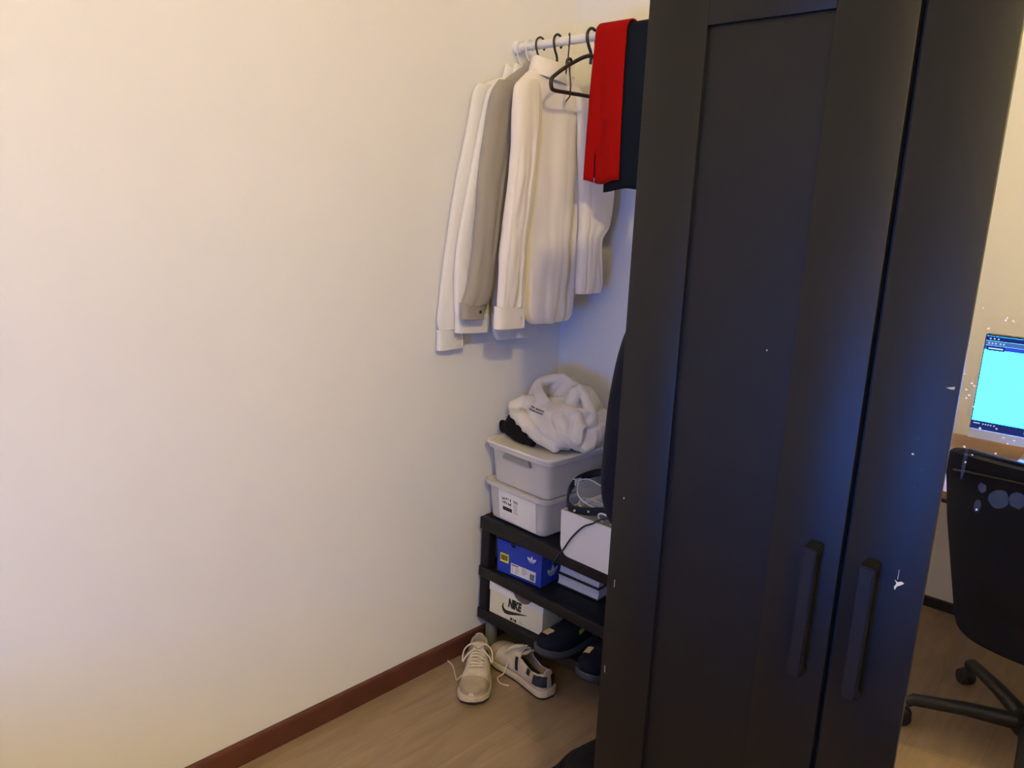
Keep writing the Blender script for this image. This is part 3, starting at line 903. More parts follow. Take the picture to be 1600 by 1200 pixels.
from mathutils.bvhtree import BVHTree
bvh = BVHTree.FromPolygons([tuple(q.co) for q in hood.data.vertices], [tuple(p.vertices) for p in hood.data.polygons])
CAMP = Vector((1.80, -1.0348, 1.5406)) - Vector((0.2, 0.82, ZL))
parts = []
random.seed(5)
for (X, row) in shade_text_rows(hd):
    tgt = Vector(w(X, .765, .902 - .009 * row - .12 * (X - .152)))
    d = Vector((0.3, -1, 0.25)).normalized()
    hit = bvh.ray_cast(tgt + d * 0.3, -d)
    if hit[0] is None: continue
    p, nn = hit[0], hit[1]
    ax = Vector((1, 0.1, -.12)); ax = (ax - nn * ax.dot(nn)).normalized()
    bx_ = nn.cross(ax).normalized()
    hw, hh = .0018, .0028
    q = [p + nn * .0008 + ax * hw * a + bx_ * hh * b for a, b in ((-1, -1), (1, -1), (1, 1), (-1, 1))]
    parts.append(([*q, *[z_ - nn * .0012 for z_ in q]], [(0, 1, 2, 3), (7, 6, 5, 4), (0, 1, 5, 4), (1, 2, 6, 5), (2, 3, 7, 6), (3, 0, 4, 7)]))
v, f = join_data(parts)
ob('chest_print', v, f, m_print, hd)['label'] = 'small dark navy lettering'
bk = thing('black_garment', 'black folded garment poking out under the cream hoodie', 'clothing', (0.1, 0.74, ZL))
def wb(x, y, z): return (x - 0.1, y - 0.74, z - ZL)
remesh_blob('cloth_body', [ell(wb(.105, .748, .823), (.052, .036, .040)), ell(wb(.085, .752, .835), (.028, .028, .034)), cap([wb(.052, .742, .812), wb(.085, .735, .800), wb(.14, .725, .797), wb(.20, .722, .796)], [.016, .014, .013, .012]),
      cap([wb(.09, .74, .845), wb(.12, .728, .825), wb(.16, .722, .805)], [.013, .016, .014]), cap([wb(.040, .745, .822), wb(.044, .742, .805)], [.014, .014])], m_blackcloth, bk, 0.0045, 4, 0.003, 30, 2.0)

# ------------------------------------------------------------------ shoe boxes
def shoebox(name, label, x, y, z, rz, W, D, H, lid_h, mb, ml):
    t = thing(name, label, 'shoe box', (x, y, z), rz, 'shoe boxes')
    box('carton', (0.002, 0.002, 0), (W - 0.002, D - 0.002, H - 0.002), mb, t, 0.0008, 1)
    box('lid', (0, 0, H - lid_h), (W, D, H), ml, t, 0.001, 1)
    return t
bb = shoebox('shoe_box', 'blue shoe box with white trefoil logo and yellow sticker on the middle shelf', 0.088, 0.690, 0.3245, 0.09, 0.192, 0.315, 0.116, 0.03, m_blue, m_blue)
def on_front(parts_or, x, z, y=-0.0006, sx=1, sz=1, rot=0.0):
    V, F = parts_or
    c, s_ = math.cos(rot), math.sin(rot)
    out = []
    for a in V:
        px_, pz_ = a[0] * sx, a[1] * sz
        out.append((x + px_ * c - pz_ * s_, y - a[2], z + px_ * s_ + pz_ * c))
    return out, F
def on_side(parts_or, X, y, z, sx=1):
    V, F = parts_or
    return [(X + a[2] + .0006, y + a[0] * sx, z + a[1]) for a in V], F
def poly3(poly, th=0.0004):
    n = len(poly)
    v = [(a, b, 0) for a, b in poly] + [(a, b, th) for a, b in poly]
    f = [tuple(range(n)), tuple(range(2 * n - 1, n - 1, -1))] + [(i, (i + 1) % n, n + (i + 1) % n, n + i) for i in range(n)]
    return v, f
def leaf(ang, L, W_, base=(0, 0)):
    pts = []
    for i in range(13):
        u = i / 12
        pts.append((W_ * math.sin(PI * u ** 0.8) * (0.55 + .45 * u), L * u))
    full = pts + [(-a, b) for a, b in pts[-2:0:-1]]
    c, s_ = math.cos(ang), math.sin(ang)
    return [(base[0] + a * c - b * s_, base[1] + a * s_ + b * c) for a, b in full]
def trefoil(sz):
    leaves, stripes = [], []
    for an, L in ((0.0, 1.0), (0.78, 1.0), (-0.78, 1.0)):
        leaves.append(poly3([(a * sz, b * sz) for a, b in leaf(an, L, .27, (0, -.30))], .0004))
    for k in range(3):
        z0 = -.26 + k * .155
        stripes.append(poly3([(-.85 * sz, (z0 - .055) * sz), (.85 * sz, (z0 + .06) * sz), (.85 * sz, (z0 + .115) * sz), (-.85 * sz, z0 * sz)], .0007))
    return join_data(leaves), join_data(stripes)
lv, stv = trefoil(0.026)
o = ob('trefoil_logo', *on_front(lv, .150, .082), m_logo_w, bb)
ob('logo_stripes', *on_front(stv, .150, .080, -.0006, .8, .8), m_blue, o)
lv2, stv2 = trefoil(0.042)
o = ob('trefoil_logo', *on_side(lv2, .192, .060, .036), m_logo_w, bb)
ob('logo_stripes', *on_side(stv2, .192, .060, .034, .9), m_blue, o)
ob('lid_notch', *prism_data([(.072 + .010 * math.cos(PI + PI * i / 8), .1135 + .012 * math.sin(PI + PI * i / 8)) for i in range(9)], -.0008, .001, 'XZ'), m_shelf, bb)
st = box('yellow_sticker', (.017, -.0006, .040), (.052, .0021, .070), m_yellow, bb)
v, f = join_data([prism_data([(.020 + k * .0033, .046), (.0218 + k * .0033 + .0006 * (k % 2), .046), (.0218 + k * .0033 + .0006 * (k % 2), .066), (.020 + k * .0033, .066)], -.0012, .0, 'XZ') for k in range(9)])
ob('barcode', v, f, m_ink, st)
st = box('white_label', (.064, -.0006, .010), (.168, .0021, .046), m_paper, bb)
random.seed(12)
lines = []
for k in range(5):
    z = .040 - k * .006
    for c0, c1 in ((.067, .078), (.083, .105), (.110, .140)):
        if random.random() < .85:
            lines.append(prism_data([(c0, z), (c0 + (c1 - c0) * random.uniform(.5, 1), z), (c0 + (c1 - c0) * .5, z + .0022), (c0, z + .0022)], -.0011, .0, 'XZ'))
v, f = join_data(lines)
ob('label_lines', v, f, m_greyink, st)
ob('label_heading', *prism_data([(.067, .040), (.095, .040), (.095, .0435), (.067, .0435)], -.0011, 0, 'XZ'), m_ink, st)
v, f = join_data([prism_data([(.146 + k * .0024, .014), (.1474 + k * .0024, .014), (.1474 + k * .0024, .036), (.146 + k * .0024, .036)], -.0011, .0, 'XZ') for k in range(8)])
ob('barcode', v, f, m_ink, st)

nb = shoebox('shoe_box', 'white and cream shoe box with black swoosh logo on the lowest shelf', 0.070, 0.679, 0.1655, 0.07, 0.236, 0.320, 0.119, 0.036, m_box_low, m_box_top)
half = [(.148 + .040 * math.cos(PI + PI * i / 16), .1187 + .033 * math.sin(PI + PI * i / 16)) for i in range(17)]
ob('thumb_hole', *prism_data(half, -.0006, .001, 'XZ'), m_brown, nb)['label'] = 'brown half round thumb hole in the lid'
ob('brand_lettering', *on_front(text_data('NIKE', .042, .0003, .0027, .20, .60), .113, .064, .0012), m_ink, nb)['label'] = 'black slanted NIKE lettering'
sw = [(.000, .0), (-.012, -.0005), (-.021, .008), (-.024, .020), (-.020, .033), (-.017, .036), (-.019, .026), (-.016, .017), (-.007, .0125), (.004, .0135), (.082, .0275), (.030, .009), (.012, .0025)]
ob('swoosh', *prism_data([(.084 + a * 1.05, .021 + b * 1.0) for a, b in sw], .0006, .0021, 'XZ'), m_ink, nb)['label'] = 'black swoosh'
v, f = join_data([prism_data([(a, .005), (b, .005), (b, .014), (a, .014)], .0010, .0021, 'XZ') for a, b in ((.097, .106), (.110, .113), (.116, .123))])
ob('small_print', v, f, m_ink, nb)
v, f = join_data([prism_data([(.137, .010), (.150, .008), (.150, .0095), (.137, .0115)], .0010, .0021, 'XZ'), prism_data([(.137, .015), (.146, .018), (.146, .019), (.137, .016)], .0010, .0021, 'XZ')])
ob('small_print', v, f, m_greyink, nb)

# ------------------------------------------------------------------ books
def book(label, x, y, z, rz, W, D, H):
    t = thing('book', label, 'book', (x, y, z), rz, 'books lying on the middle shelf')
    V, F = [], []
    n = 9
    # page block, front (fore edge) slightly hollow
    prof = [(0.004 + 0.004 * math.sin(PI * i / (n - 1)), 0.003 + (H - .006) * i / (n - 1)) for i in range(n)]
    poly = prof + [(D - .004, H - .003), (D - .004, .003)]
    v, f = prism_data(poly, .003, W - .004, 'YZ')
    ob('pages', v, f, m_page, t)
    box('cover', (0, 0, 0), (W, D, .0026), m_cover, t)
    box('cover', (0, 0, H - .0026), (W, D, H), m_cover, t)
    box('spine', (0, D - .0035, .0028), (W, D, H - .0028), m_cover, t)
    return t
book('thick book with pale page edges lying flat, lower of the two', 0.290, 0.772, 0.3245, 0.05, 0.168, 0.235, 0.040)
book('thick book with pale page edges lying flat, upper of the two', 0.291, 0.776, 0.3648, 0.035, 0.166, 0.23, 0.036)

# ------------------------------------------------------------------ white basket and what lies in it
bs = thing('white_basket', 'white box with rounded bottom and grey felt lining at the shelf edge', 'basket', (0.392, 0.657, 0.5045), 0.0)
BWd, BDp, BHh = 0.29, 0.235, 0.142
def round_front(x0, x1, z0, z1, r, k=6):
    p = [(x0 - .004, z1)]
    for i in range(k + 1):
        a = PI + PI / 2 * i / k
        p.append((x0 + r + r * math.cos(a), z0 + r + r * math.sin(a)))
    for i in range(k + 1):
        a = -PI / 2 + PI / 2 * i / k
        p.append((x1 - r + r * math.cos(a), z0 + r + r * math.sin(a)))
    p.append((x1 + .004, z1))
    return p
outer = round_front(0, BWd, 0, BHh, .036)
ob('front_panel', *prism_data(outer, 0, .006, 'XZ'), m_basket, bs)
ob('back_panel', *prism_data(outer, BDp - .006, BDp, 'XZ'), m_basket, bs)
inner = [(a + (.005 if a < BWd / 2 else -.005), b + (.005 if b < .06 else 0)) for a, b in outer]
u_poly = outer + inner[::-1]
n = len(outer)
V = []
for yy in (.0062, BDp - .0062):
    V += [(a, yy, b) for a, b in outer] + [(a, yy, b) for a, b in inner]
F = []
for i in range(n - 1):
    F += [(i, i + 1, 2 * n + i + 1, 2 * n + i), (n + i, n + i + 1, 3 * n + i + 1, 3 * n + i)]
F += [(0, n, 3 * n, 2 * n), (n - 1, 2 * n - 1, 4 * n - 1, 3 * n - 1)]
ob('wrap_panel', V, F, m_basket, bs)
# grey felt lining folded up above the front edge
box('felt_lining', (.000, .0065, .118), (BWd, .012, .1425), m_felt, bs, .001, 1)
box('felt_floor', (.006, .0125, .130), (BWd - .006, BDp - .0125, .137), m_felt, bs)
box('felt_lining', (.000, BDp - .012, .118), (BWd, BDp - .0066, .150), m_felt, bs, .001, 1)
# black headset band
hb = thing('black_headband', 'black strap loop of a headset lying in the white box', 'strap', (0.45, 0.76, 0.625))
def band(name, pts, wid, th, m, parent, samples=60, closed=True):
    q = spline([tuple(p) for p in pts] + ([tuple(pts[0])] if closed else []), samples)
    if closed: q = q[:-1]
    V, F = [], []
    k = len(q)
    c = Vector((0, 0, 0))
    for p in q: c += Vector(p)
    c /= k
    for i, p in enumerate(q):
        P_ = Vector(p)
        o_ = (P_ - c); o_.z = 0; o_.normalize()
        for (a, b) in ((-.5, -.5), (.5, -.5), (.5, .5), (-.5, .5)):
            V.append(P_ + o_ * th * a + Vector((0, 0, 1)) * wid * b)
    for i in range(k if closed else k - 1):
        for j in range(4):
            F.append((i * 4 + j, i * 4 + (j + 1) % 4, ((i + 1) % k) * 4 + (j + 1) % 4, ((i + 1) % k) * 4 + j))
    if not closed:
        F += [(0, 1, 2, 3), tuple((k - 1) * 4 + j for j in range(4))]
    return ob(name, V, F, m, parent, True, 0.7)
def hbp(x, y, z): return (x - .45, y - .76, z - .625)
band('headband', [hbp(.385, .690, .652), hbp(.352, .735, .678), hbp(.345, .79, .702), hbp(.385, .845, .722), hbp(.46, .868, .726), hbp(.54, .845, .712), hbp(.575, .79, .690), hbp(.545, .740, .672), hbp(.485, .708, .658), hbp(.425, .680, .650)], .024, .006, m_strap, hb)
for p in (hbp(.425, .675, .650), hbp(.463, .694, .654)):
    lathe('stud', [(.0005, -.002), (.0035, -.002), (.0035, .002), (.0005, .003)], m_rimw, hb, 10, 'Y', p)
box('white_clip', hbp(.335, .765, .684), hbp(.350, .80, .706), m_rimw, hb, .002, 2)
# clear pouch with pale piping, and a second one under it
def pouch(label, name, loc, outline, mrim, seed):
    t = thing(name, label, 'pouch', loc, 0, 'clear pouches in the white box')
    q = spline([tuple(p) for p in outline] + [tuple(outline[0])], 49)[:-1]
    tube('piping', q, .0022, mrim, t, 6, closed=True)
    c = Vector((0, 0, 0))
    for p in q: c += Vector(p)
    c /= len(q)
    rings = 7
    V, F = [tuple(c + Vector((0, 0, .010)))], []
    k = len(q)
    for r_i in range(1, rings + 1):
        u = r_i / rings
        for p in q:
            P_ = c.lerp(Vector(p), u)
            P_.z += .010 * (1 - u * u) + .006 * nz(P_.x * 40 + seed, P_.y * 40, 0) * (1 - u)
            V.append(tuple(P_))
    for j in range(k):
        F.append((0, 1 + j, 1 + (j + 1) % k))
    for r_i in range(rings - 1):
        for j in range(k):
            a = 1 + r_i * k
            F.append((a + j, a + (j + 1) % k, a + k + (j + 1) % k, a + k + j))
    ob('film', V, F, m_clear, t, True)
    return t
pouch('clear plastic pouch with pale piping leaning on the strap loop', 'clear_pouch', (.47, .74, .66), [(-.105, .02, .048), (-.085, .045, .052), (-.03, .05, .040), (.03, .035, .028), (.08, .015, .015), (.06, -.015, .005), (-.01, -.03, .005), (-.07, -.02, .020)], m_rimw, 1)
pouch('small clear pouch with pale piping under the black strap', 'clear_pouch', (.46, .70, .635), [(-.065, .045, .026), (-.05, .06, .026), (.0, .065, .022), (.05, .05, .018), (.055, .03, .014), (.0, .01, .012), (-.05, .015, .018)], m_rimw, 5)
gl = thing('ring_case', 'small pale ringed lens cap at the front of the white box', 'lens cap', (.535, .684, .655))
ringp = [(.026 * math.cos(2 * PI * i / 24), .006 * math.sin(2 * PI * i / 24) * 0 - .008 * math.sin(2 * PI * i / 24), .018 * math.sin(2 * PI * i / 24)) for i in range(24)]
tube('rim', ringp, .0028, m_rimw, gl, 8, closed=True)
v = [(0, .004, 0)] + [(a * .93, b * .93 + .003, c * .93) for a, b, c in ringp]
ob('lens', v, [(0, 1 + i, 1 + (i + 1) % 24) for i in range(24)], m_clear, gl)
cb = tube('black_cable', [(.58, .70, .672), (.535, .668, .660), (.515, .650, .645), (.480, .6505, .622), (.440, .6505, .575), (.412, .6505, .528), (.396, .648, .505), (.378, .6545, .478), (.362, .660, .458)], .0028, m_cable, None, 8, samples=60)
tag(cb, 'thin black cable trailing down over the front of the white box', 'cable')
cp = thing('patterned_cup', 'pale cup with patterned band standing behind the white box', 'cup', (.405, .945, .5045))
lathe('cup_wall', [(.034, 0), (.044, .004), (.052, .245), (.0535, .250), (.050, .250), (.046, .235), (.036, .010)], m_rimw, cp, 28)
parts = []
for k in range(16):
    a = 2 * PI * k / 16
    a2 = a + .2
    r = .0524
    parts.append(([(r * math.cos(a), r * math.sin(a), .212), (r * math.cos(a + .1), r * math.sin(a + .1), .212), (r * math.cos(a2 + .1), r * math.sin(a2 + .1), .225), (r * math.cos(a2), r * math.sin(a2), .225)], [(0, 1, 2, 3)]))
v, f = join_data(parts)
thick(ob('pattern_band', v, f, m_greyink, cp), .0006)
lathe('dark_filling', [(.0005, .19), (.0468, .19), (.0478, .228), (.0005, .228)], m_print, cp, 24)

# ------------------------------------------------------------------ sneakers
def interp(tab, t):
    for i in range(len(tab) - 1):
        if t <= tab[i + 1][0]:
            a, b = tab[i], tab[i + 1]
            k = (t - a[0]) / (b[0] - a[0])
            k = k * k * (3 - 2 * k) * .5 + k * .5
            return a[1] + (b[1] - a[1]) * k
    return tab[-1][1]
WT = [(0, .010), (.02, .0225), (.05, .0300), (.10, .0345), (.25, .0350), (.42, .0355), (.60, .0425), (.75, .0475), (.86, .0450), (.94, .034), (.98, .021), (1.0, .008)]
HT = [(0, .070), (.06, .074), (.14, .062), (.25, .055), (.36, .066), (.44, .080), (.55, .074), (.66, .060), (.76, .050), (.86, .043), (.94, .034), (1.0, .014)]
CT = [(0, 0), (.3, .002), (.6, .004), (.85, -.003), (1, -.008)]
SL = 0.285
def spring(t): return 0.012 * max(0, (t - .72) / .28) ** 2
def S_up(t, v, off=0.0, sgn=1, sole_h=.026):
    def base(t, v):
        t = max(0.0, min(1.0, t))
        W_, H_, c_ = interp(WT, t), interp(HT, t), interp(CT, t) * sgn
        a = PI * v
        c, s_ = math.cos(a), math.sin(a)
        y = c_ + W_ * math.copysign(abs(c) ** .72, c)
        lean = 1.0
        z = H_ * (abs(s_) ** .62)
        if t < .42:
            y = c_ + (y - c_) * (1 - .18 * (z / H_) ** 2)
        x = t * SL - (0.010 * (z / .07) if t < .05 else 0) * -1 * (1 - t / .05 if t < .05 else 0)
        if t > .93: x += 0.0
        return Vector((x, y, z + sole_h - .002 + spring(t)))
    p = base(t, v)
    if off:
        e = .01
        du = base(min(1, t + e), v) - base(max(0, t - e), v)
        dv = base(t, min(1, v + e)) - base(t, max(0, v - e))
        n_ = dv.cross(du)
        if n_.length > 1e-9:
            n_.normalize()
            cen = Vector((p.x, 0, .03))
            if n_.dot(p - cen) < 0: n_ = -n_
            p = p + n_ * off
    return p
def sneaker(label, name, loc, rz, sgn, P, tilt=(0, 0), group='pair of worn white sneakers'):
    t = thing(name, label, 'shoe', loc, rz, group)
    t.rotation_euler = (tilt[0], tilt[1], rz)
    NT, NV = 56, 36
    V, F = [], []
    for i in range(NT + 1):
        for j in range(NV + 1):
            V.append(S_up(i / NT, j / NV, 0, sgn))
    for i in range(NT):
        for j in range(NV):
            tt, vv = (i + .5) / NT, (j + .5) / NV
            if .035 < tt < .43 and .24 < vv < .76: continue
            if .43 <= tt < .70 and abs(vv - .5) < .135 - .06 * (tt - .43): continue
            a = i * (NV + 1) + j
            F.append((a, a + 1, a + NV + 2, a + NV + 1))
    F.append(tuple(range(NV + 1)))
    F.append(tuple(NT * (NV + 1) + j for j in range(NV + 1)))
    up = ob('upper', V, F, P['upper'], t, True, 1.0)
    md = up.modifiers.new('thickness', 'SOLIDIFY')
    md.thickness = .0035
    md.offset = -1
    def patch(nm, t0, t1, v0, v1, m, off=.0016, nt=12, nv=10, skew=0.0, par=None):
        V, F = [], []
        for lay, oo in ((0, off), (1, -.0004)):
            for i in range(nt + 1):
                for j in range(nv + 1):
                    tt = t0 + (t1 - t0) * i / nt
                    vv = v0 + (v1 - v0) * j / nv
                    dv_ = abs(vv - (0 if vv < .5 else 1))
                    tt += skew * dv_
                    V.append(S_up(min(1, max(0, tt)), vv, oo, sgn))
        K = (nt + 1) * (nv + 1)
        for i in range(nt):
            for j in range(nv):
                a = i * (nv + 1) + j
                F.append((a, a + 1, a + nv + 2, a + nv + 1))
                F.append((K + a, K + a + nv + 1, K + a + nv + 2, K + a + 1))
        ring = [j for j in range(nv + 1)] + [i * (nv + 1) + nv for i in range(1, nt + 1)] + [nt * (nv + 1) + j for j in range(nv - 1, -1, -1)] + [i * (nv + 1) for i in range(nt - 1, 0, -1)]
        for i in range(len(ring)):
            a, b = ring[i], ring[(i + 1) % len(ring)]
            F.append((a, b, K + b, K + a))
        return ob(nm, V, F, m, par or t, True, 0.8)
    # soles
    def sole(nm, z0, z1, grow, m, par=None):
        n = 40
        L_, R_ = [], []
        for i in range(n + 1):
            tt = (1 - math.cos(PI * i / n)) / 2
            W_ = interp(WT, tt) + grow * (1 if .02 < tt < .985 else .8)
            c_ = interp(CT, tt) * sgn
            x = -grow + tt * (SL + 2 * grow)
            L_.append((x, c_ + W_, tt)); R_.append((x, c_ - W_, tt))
        ring = L_ + R_[::-1]
        V, F = [], []
        rows = [(z0, -.003), (z0 + (z1 - z0) * .18, .0), (z1 - (z1 - z0) * .2, .0005), (z1, -.0015)]
        for z, g in rows:
            for (x, y, tt) in ring:
                sc = 1 + g / .045
                V.append((SL / 2 + (x - SL / 2) * (1 + g / .14), y * sc, z + spring(tt) + (.006 * max(0, 1 - tt / .5) if z == z1 or g > 0 else 0) * 1.0))
        k = len(ring)
        for i in range(len(rows) - 1):
            for j in range(k):
                F.append((i * k + j, i * k + (j + 1) % k, (i + 1) * k + (j + 1) % k, (i + 1) * k + j))
        F.append(tuple(range(k))); F.append(tuple(3 * k + j for j in range(k)))
        return ob(nm, V, F, m, par or t, True, 0.6)
    ms = sole('midsole', .0055, .0265, .0055, P['sole'])
    sole('outsole', .0, .0062, .004, P['out'], ms)
    sole('insole', .024, .0275, -.004, P['lining'])
    # tongue
    V, F = [], []
    for i in range(15):
        tt = .36 + (.72 - .36) * i / 14
        for j in range(11):
            vv = .33 + .34 * j / 10
            p = S_up(max(.43, tt), vv, -.003, sgn)
            p.x = tt * SL
            if tt < .45: p.z += (0.45 - tt) * .20
            V.append(p)
    for i in range(14):
        for j in range(10):
            a = i * 11 + j
            F.append((a, a + 1, a + 12, a + 11))
    tg = ob('tongue', V, F, P['tongue'], t, True)
    md = tg.modifiers.new('thickness', 'SOLIDIFY'); md.thickness = .005
    patch('toe_cap', .80, .999, .06, .94, P['toe'], .0018, 10, 26)
    patch('toe_box', .70, .80, .28, .72, P['upper2'], .0014, 8, 16)
    patch('eyestay', .43, .72, .24, .365, P['eye'], .0020, 16, 6)
    patch('eyestay', .43, .72, .635, .76, P['eye'], .0020, 16, 6)
    patch('heel_counter', .0, .17, .03, .20, P['heel'], .0020, 10, 8)
    patch('heel_counter', .0, .17, .80, .97, P['heel'], .0020, 10, 8)
    for (v0, v1) in ((.03, .24), (.76, .97)):
        patch('side_stripe', .43, .47, v0, v1, P['stripe'], .0022, 4, 8, skew=.12)
        patch('side_stripe', .235, .285, v0 + (.08 if v0 < .5 else 0), v1 - (.08 if v0 > .5 else 0), P['stripe'], .0022, 4, 8, skew=.05)
        patch('quarter_panel', .50, .70, v0, v1 - (.05 if v0 < .5 else 0), P['upper2'], .0012, 10, 8)
    # laces
    rows = 6
    for i in range(rows):
        tt = .46 + .042 * i
        sp = .155 - .01 * i
        a = S_up(tt, .5 - sp, .0035, sgn); b = S_up(tt + .012, .5 + sp, .0035, sgn)
        m1 = S_up(tt + .006, .5, .0045, sgn)
        tube('lace', [a, m1, b], .0026, P['lace'], t, 6, samples=9)
        if i < rows - 1:
            a = S_up(tt, .5 + sp, .005, sgn); b = S_up(tt + .042, .5 - sp, .005, sgn)
            tube('lace', [a, S_up(tt + .021, .5, .007, sgn), b], .0026, P['lace'], t, 6, samples=9)
    k0 = S_up(.46, .5, .010, sgn)
    for s_ in (-1, 1):
        q = [k0, k0 + Vector((-.004, s_ * .022, .012)), k0 + Vector((.018, s_ * .045, .002)), k0 + Vector((.040, s_ * .048, -.026)), k0 + Vector((.028, s_ * .036, -.012)), k0 + Vector((.006, s_ * .012, .002))]
        tube('lace_bow', q, .0026, P['lace'], t, 6, samples=30)
    return t, patch
WP = dict(upper=m_leather_w, upper2=m_leather_w, toe=m_leather_b, eye=m_leather_w, heel=m_leather_b, stripe=m_stripe, sole=m_sole, out=m_outsole, lining=m_lining, tongue=m_leather_w, lace=m_lace)
# nearest the baseboard, toe towards the viewer
a1 = math.atan2(0.485 - 0.655, 0.232 - 0.062)
s1, _ = sneaker('worn white sneaker nearest the skirting board, toe towards the viewer', 'white_sneaker', (0.060, 0.650, 0.0), math.atan2(-.175, .165), 1, WP)
WP2 = dict(WP)
WP2['heel'] = m_tabnavy
s2, _ = sneaker('worn white sneaker with navy heel, turned away with its opening showing', 'white_sneaker', (0.384, 0.655, 0.0), math.atan2(.035, -.265), -1, WP2)
lc = tube('shoe_lace_end', [(0.19, .0, .02), (0.16, .06, .006), (0.10, .09, .0032), (.03, .10, .0032), (-.01, .09, .0032)], .0024, m_lace, None, 6, samples=30)
bpy.data.objects.remove(lc)
tube('loose_lace', [(0.175, -.040, .045), (0.165, -.062, .012), (0.125, -.072, .0034), (0.075, -.085, .0034), (.045, -.105, .0034)], .0024, m_lace, s1, 6, samples=30)
tube('loose_lace', [(0.17, .040, .05), (0.165, .060, .020), (0.175, .075, .0032), (.145, .085, .0032), (.12, .070, .0032)], .0024, m_lace, s2, 6, samples=30)

NP = dict(upper=m_navyshoe, upper2=m_navyshoe, toe=m_navyshoe, eye=m_navyshoe, heel=m_navyshoe, stripe=m_navyshoe, sole=m_greysole, out=m_outsole, lining=m_lining, tongue=m_navyshoe, lace=m_navyshoe)
n1, pat = sneaker('dark navy sneaker beside the white shoe box, toe hanging over the shelf edge', 'navy_sneaker', (0.415, 0.885, 0.1655), -PI / 2 - .10, 1, NP, group='pair of navy sneakers')
pat('toe_patch', .80, .90, .50, .66, m_patch, .0028, 8, 8)['label'] = 'tan rounded patch'
pat('yellow_tab', .50, .58, .12, .19, m_ystreak, .0030, 6, 5)
n2, pat = sneaker('dark navy sneaker partly hidden by the wardrobe', 'navy_sneaker', (0.545, 0.885, 0.1655), -PI / 2 + .02, -1, NP, group='pair of navy sneakers')
pat('toe_patch', .74, .84, .56, .74, m_patch, .0028, 8, 8)['label'] = 'tan rounded patch'

# ------------------------------------------------------------------ desk, monitor, chair on the other side of the room
dk = thing('desk', 'brown wooden desk against the wall, seen in the mirror', 'desk', (1.55, YR + 0.40, 0))
box('desk_top', (-.80, -.385, .715), (.80, .385, .74), m_desk, dk, .002, 2)
for sx in (-.74, .74):
    for sy in (-.34, .30):
        box('leg', (sx - .02, sy - .02, 0), (sx + .02, sy + .02, .7148), m_metal_d, dk, .002, 1)
for sy in (-.34, .30):
    box('apron_bar', (-.7198, sy - .012, .68), (.7198, sy + .012, .7146), m_metal_d, dk)
MX0, MX1, MZ0, MZ1 = 1.228, 1.768, 0.828, 1.160
MY = YR + 0.25
mo = thing('computer_monitor', 'bright cyan computer monitor on the desk, seen in the mirror', 'monitor', ((MX0 + MX1) / 2, MY, 0.7405))
hwm = (MX1 - MX0) / 2
z0, z1 = MZ0 - .7405, MZ1 - .7405
box('housing', (-hwm - .004, -.038, z0 - .034), (hwm + .004, -.0012, z1 + .005), m_monitor, mo, .003, 2)
box('lower_bezel', (-hwm - .004, -.0010, z0 - .034), (hwm + .004, .004, z0 - .001), m_silver, mo, .001, 1)
box('stand_neck', (-.03, -.075, .010), (.03, -.0385, .22), m_silver, mo, .004, 2)
box('stand_foot', (-.11, -.13, 0.0), (.11, .06, .010), m_silver, mo, .004, 2)
sc = box('screen', (-hwm, -.0010, z0), (hwm, .0000, z1), m_screen, mo)
sc['label'] = 'glowing cyan screen'
def scr(nm, x0, x1, za, zb, m, d=.0006):
    return box(nm, (x0, .0001, za), (x1, d, zb), m, sc)
H_ = z1 - z0
scr('taskbar', -hwm, hwm, z0, z0 + .030, m_scr_dark)
scr('title_bar', -hwm, hwm, z1 - .016, z1, m_scr_dark)
scr('tool_bar', -hwm, hwm, z1 - .032, z1 - .0162, m_scr_mid)
scr('tab_bar', -hwm, hwm, z1 - .047, z1 - .0322, m_scr_bar)
scr('dialog_box', -hwm + .006, -hwm + .060, z1 - .050, z1 - .034, m_scr_dark, .0009)
scr('dialog_text', -hwm + .011, -hwm + .055, z1 - .0445, z1 - .0395, m_scr_white, .0013)
for k, xx in enumerate((.010, .022, .034)):
    scr('window_button', -hwm + xx, -hwm + xx + .005, z1 - .0105, z1 - .006, m_scr_white, .0010)
for k, xx in enumerate((.008, .018, .028, .042, .052)):
    scr('toolbar_icon', -hwm + xx, -hwm + xx + .005, z1 - .0265, z1 - .022, m_scr_white, .0010)
scr('clock', -hwm + .006, -hwm + .026, z0 + .019, z0 + .022, m_scr_white, .0010)
for k, xx in enumerate((.034, .042, .050, .058, .068)):
    scr('tray_icon', -hwm + xx, -hwm + xx + .004, z0 + .018, z0 + .022, m_scr_white, .0010)
scr('app_icon', -hwm + .16, -hwm + .17, z0 + .010, z0 + .020, m_scr_green, .0010)
# loose cables on the desk
for i, (pts, m, lab) in enumerate((([(1.30, -1.98, .744), (1.36, -1.90, .744), (1.46, -1.88, .744), (1.58, -1.80, .744)], m_whitecable, 'white cable curled on the desk below the monitor'),
                                  ([(1.28, -1.95, .7435), (1.33, -1.83, .7435), (1.45, -1.80, .7435), (1.60, -1.74, .7435)], m_cable, 'black cable curled on the desk below the monitor'))):
    tag(tube('desk_cable', pts, .003, m, None, 6, samples=30), lab, 'cable')

ch = thing('office_chair', 'black swivel office chair in front of the desk, seen in the mirror', 'chair', (1.606, -1.493, 0), 0.0)
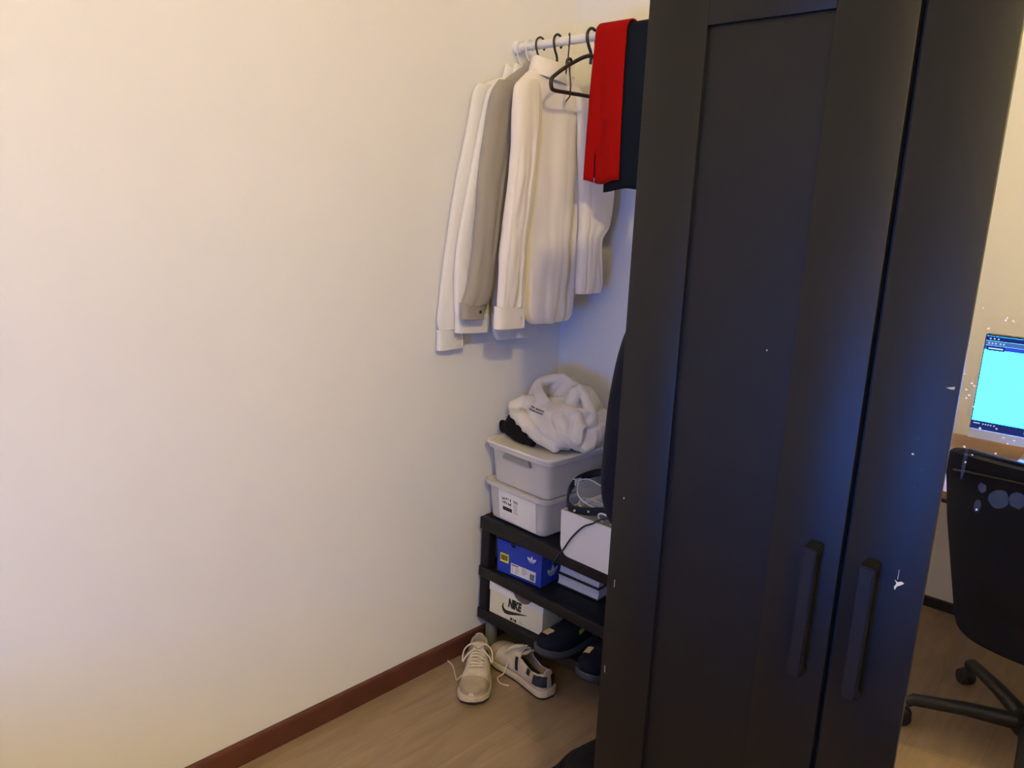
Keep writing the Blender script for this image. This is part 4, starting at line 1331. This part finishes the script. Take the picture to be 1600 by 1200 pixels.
# backrest shell (faces the monitor, its rear faces the mirror)
V, F = [], []
rowsb = [(.33, .19, .070), (.37, .225, .078), (.48, .250, .085), (.60, .275, .09), (.70, .295, .095), (.80, .310, .10), (.85, .318, .108), (.892, .314, .115), (.910, .298, .12), (.916, .26, .122)]
rowsb = spline(rowsb, 30)
nb_ = 25
for lay in (0, 1):
    for (z, hw_, yy) in rowsb:
        for j in range(nb_):
            u = -1 + 2 * j / (nb_ - 1)
            ed = (1 - u ** 8)
            bulge = .030 if lay == 0 else -.010
            V.append((hw_ * u, yy + .05 - .045 * u * u * (1) + (bulge * ed * (1 if .47 < z < .905 else .3)), z))
K = len(rowsb) * nb_
for i in range(len(rowsb) - 1):
    for j in range(nb_ - 1):
        a = i * nb_ + j
        F.append((a, a + 1, a + nb_ + 1, a + nb_))
        F.append((K + a, K + a + nb_, K + a + nb_ + 1, K + a + 1))
rg = [j for j in range(nb_)] + [i * nb_ + nb_ - 1 for i in range(1, len(rowsb))] + [(len(rowsb) - 1) * nb_ + j for j in range(nb_ - 2, -1, -1)] + [i * nb_ for i in range(len(rowsb) - 2, 0, -1)]
for i in range(len(rg)):
    a, b = rg[i], rg[(i + 1) % len(rg)]
    F.append((a, b, K + b, K + a))
br_ = ob('backrest', V, F, m_chair, ch, True, 1.0)
tube('seam', [(x, .05 + .122 - .045 * (x / .26) ** 2 + .032, .868 - .012 * (abs(x) / .26) ** 3) for x in [-.290 + .580 * i / 16 for i in range(17)]], .0035, m_chair_p, br_, 6)
v, f = rloft([(-.19, .19, -.26, .06, .08, .425), (-.215, .215, -.28, .085, .08, .44), (-.22, .22, -.285, .09, .08, .475), (-.20, .20, -.265, .07, .07, .50), (-.15, .15, -.21, .02, .05, .508)], 6)
ob('seat', v, f, m_chair, ch, True, 0.8)
box('back_bracket', (-.04, .118, .36), (.04, .130, .40), m_chair_p, ch, .003, 2)
box('seat_plate', (-.11, -.12, .36), (.11, .12, .4245), m_chair_p, ch, .006, 2)
lathe('gas_lift', [(.026, .11), (.026, .26), (.016, .262), (.016, .36)], m_chair_p, ch, 18)
lathe('hub', [(.045, .060), (.05, .075), (.045, .115), (.028, .12)], m_chair_p, ch, 20)
a0 = math.atan2(0.123, -0.310)
for k in range(5):
    a = a0 + 2 * PI * k / 5
    dx, dy = math.cos(a), math.sin(a)
    leg = tube('base_leg', [(dx * .035, dy * .035, .092), (dx * .17, dy * .17, .096), (dx * .316, dy * .316, .088), (dx * .334, dy * .334, .074)], [.026, .022, .019, .016], m_chair_p, ch, 10)
    cxp, cyp = dx * .334, dy * .334
    tx, ty = -dy, dx
    parts = []
    for s_ in (-1, 1):
        vv, ff = lathe_data([(.003, -.008), (.024, -.009), (.0265, -.004), (.0265, .004), (.024, .009), (.003, .008)], 16, 'Y')
        ca, sa = dx, dy
        vv = [(q[0] * ca - (q[1] + s_ * .013) * sa + cxp + dx * .006, q[0] * sa + (q[1] + s_ * .013) * ca + cyp + dy * .006, q[2] + .0268) for q in vv]
        parts.append((vv, ff))
    v, f = join_data(parts)
    cst = ob('caster', v, f, m_chair_p, leg, True, 0.8)
    vv, ff = ell((cxp + dx * .004, cyp + dy * .004, .036), (.026, .026, .024), n=8)
    ob('caster_hood', vv, ff, m_chair_p, leg, True)
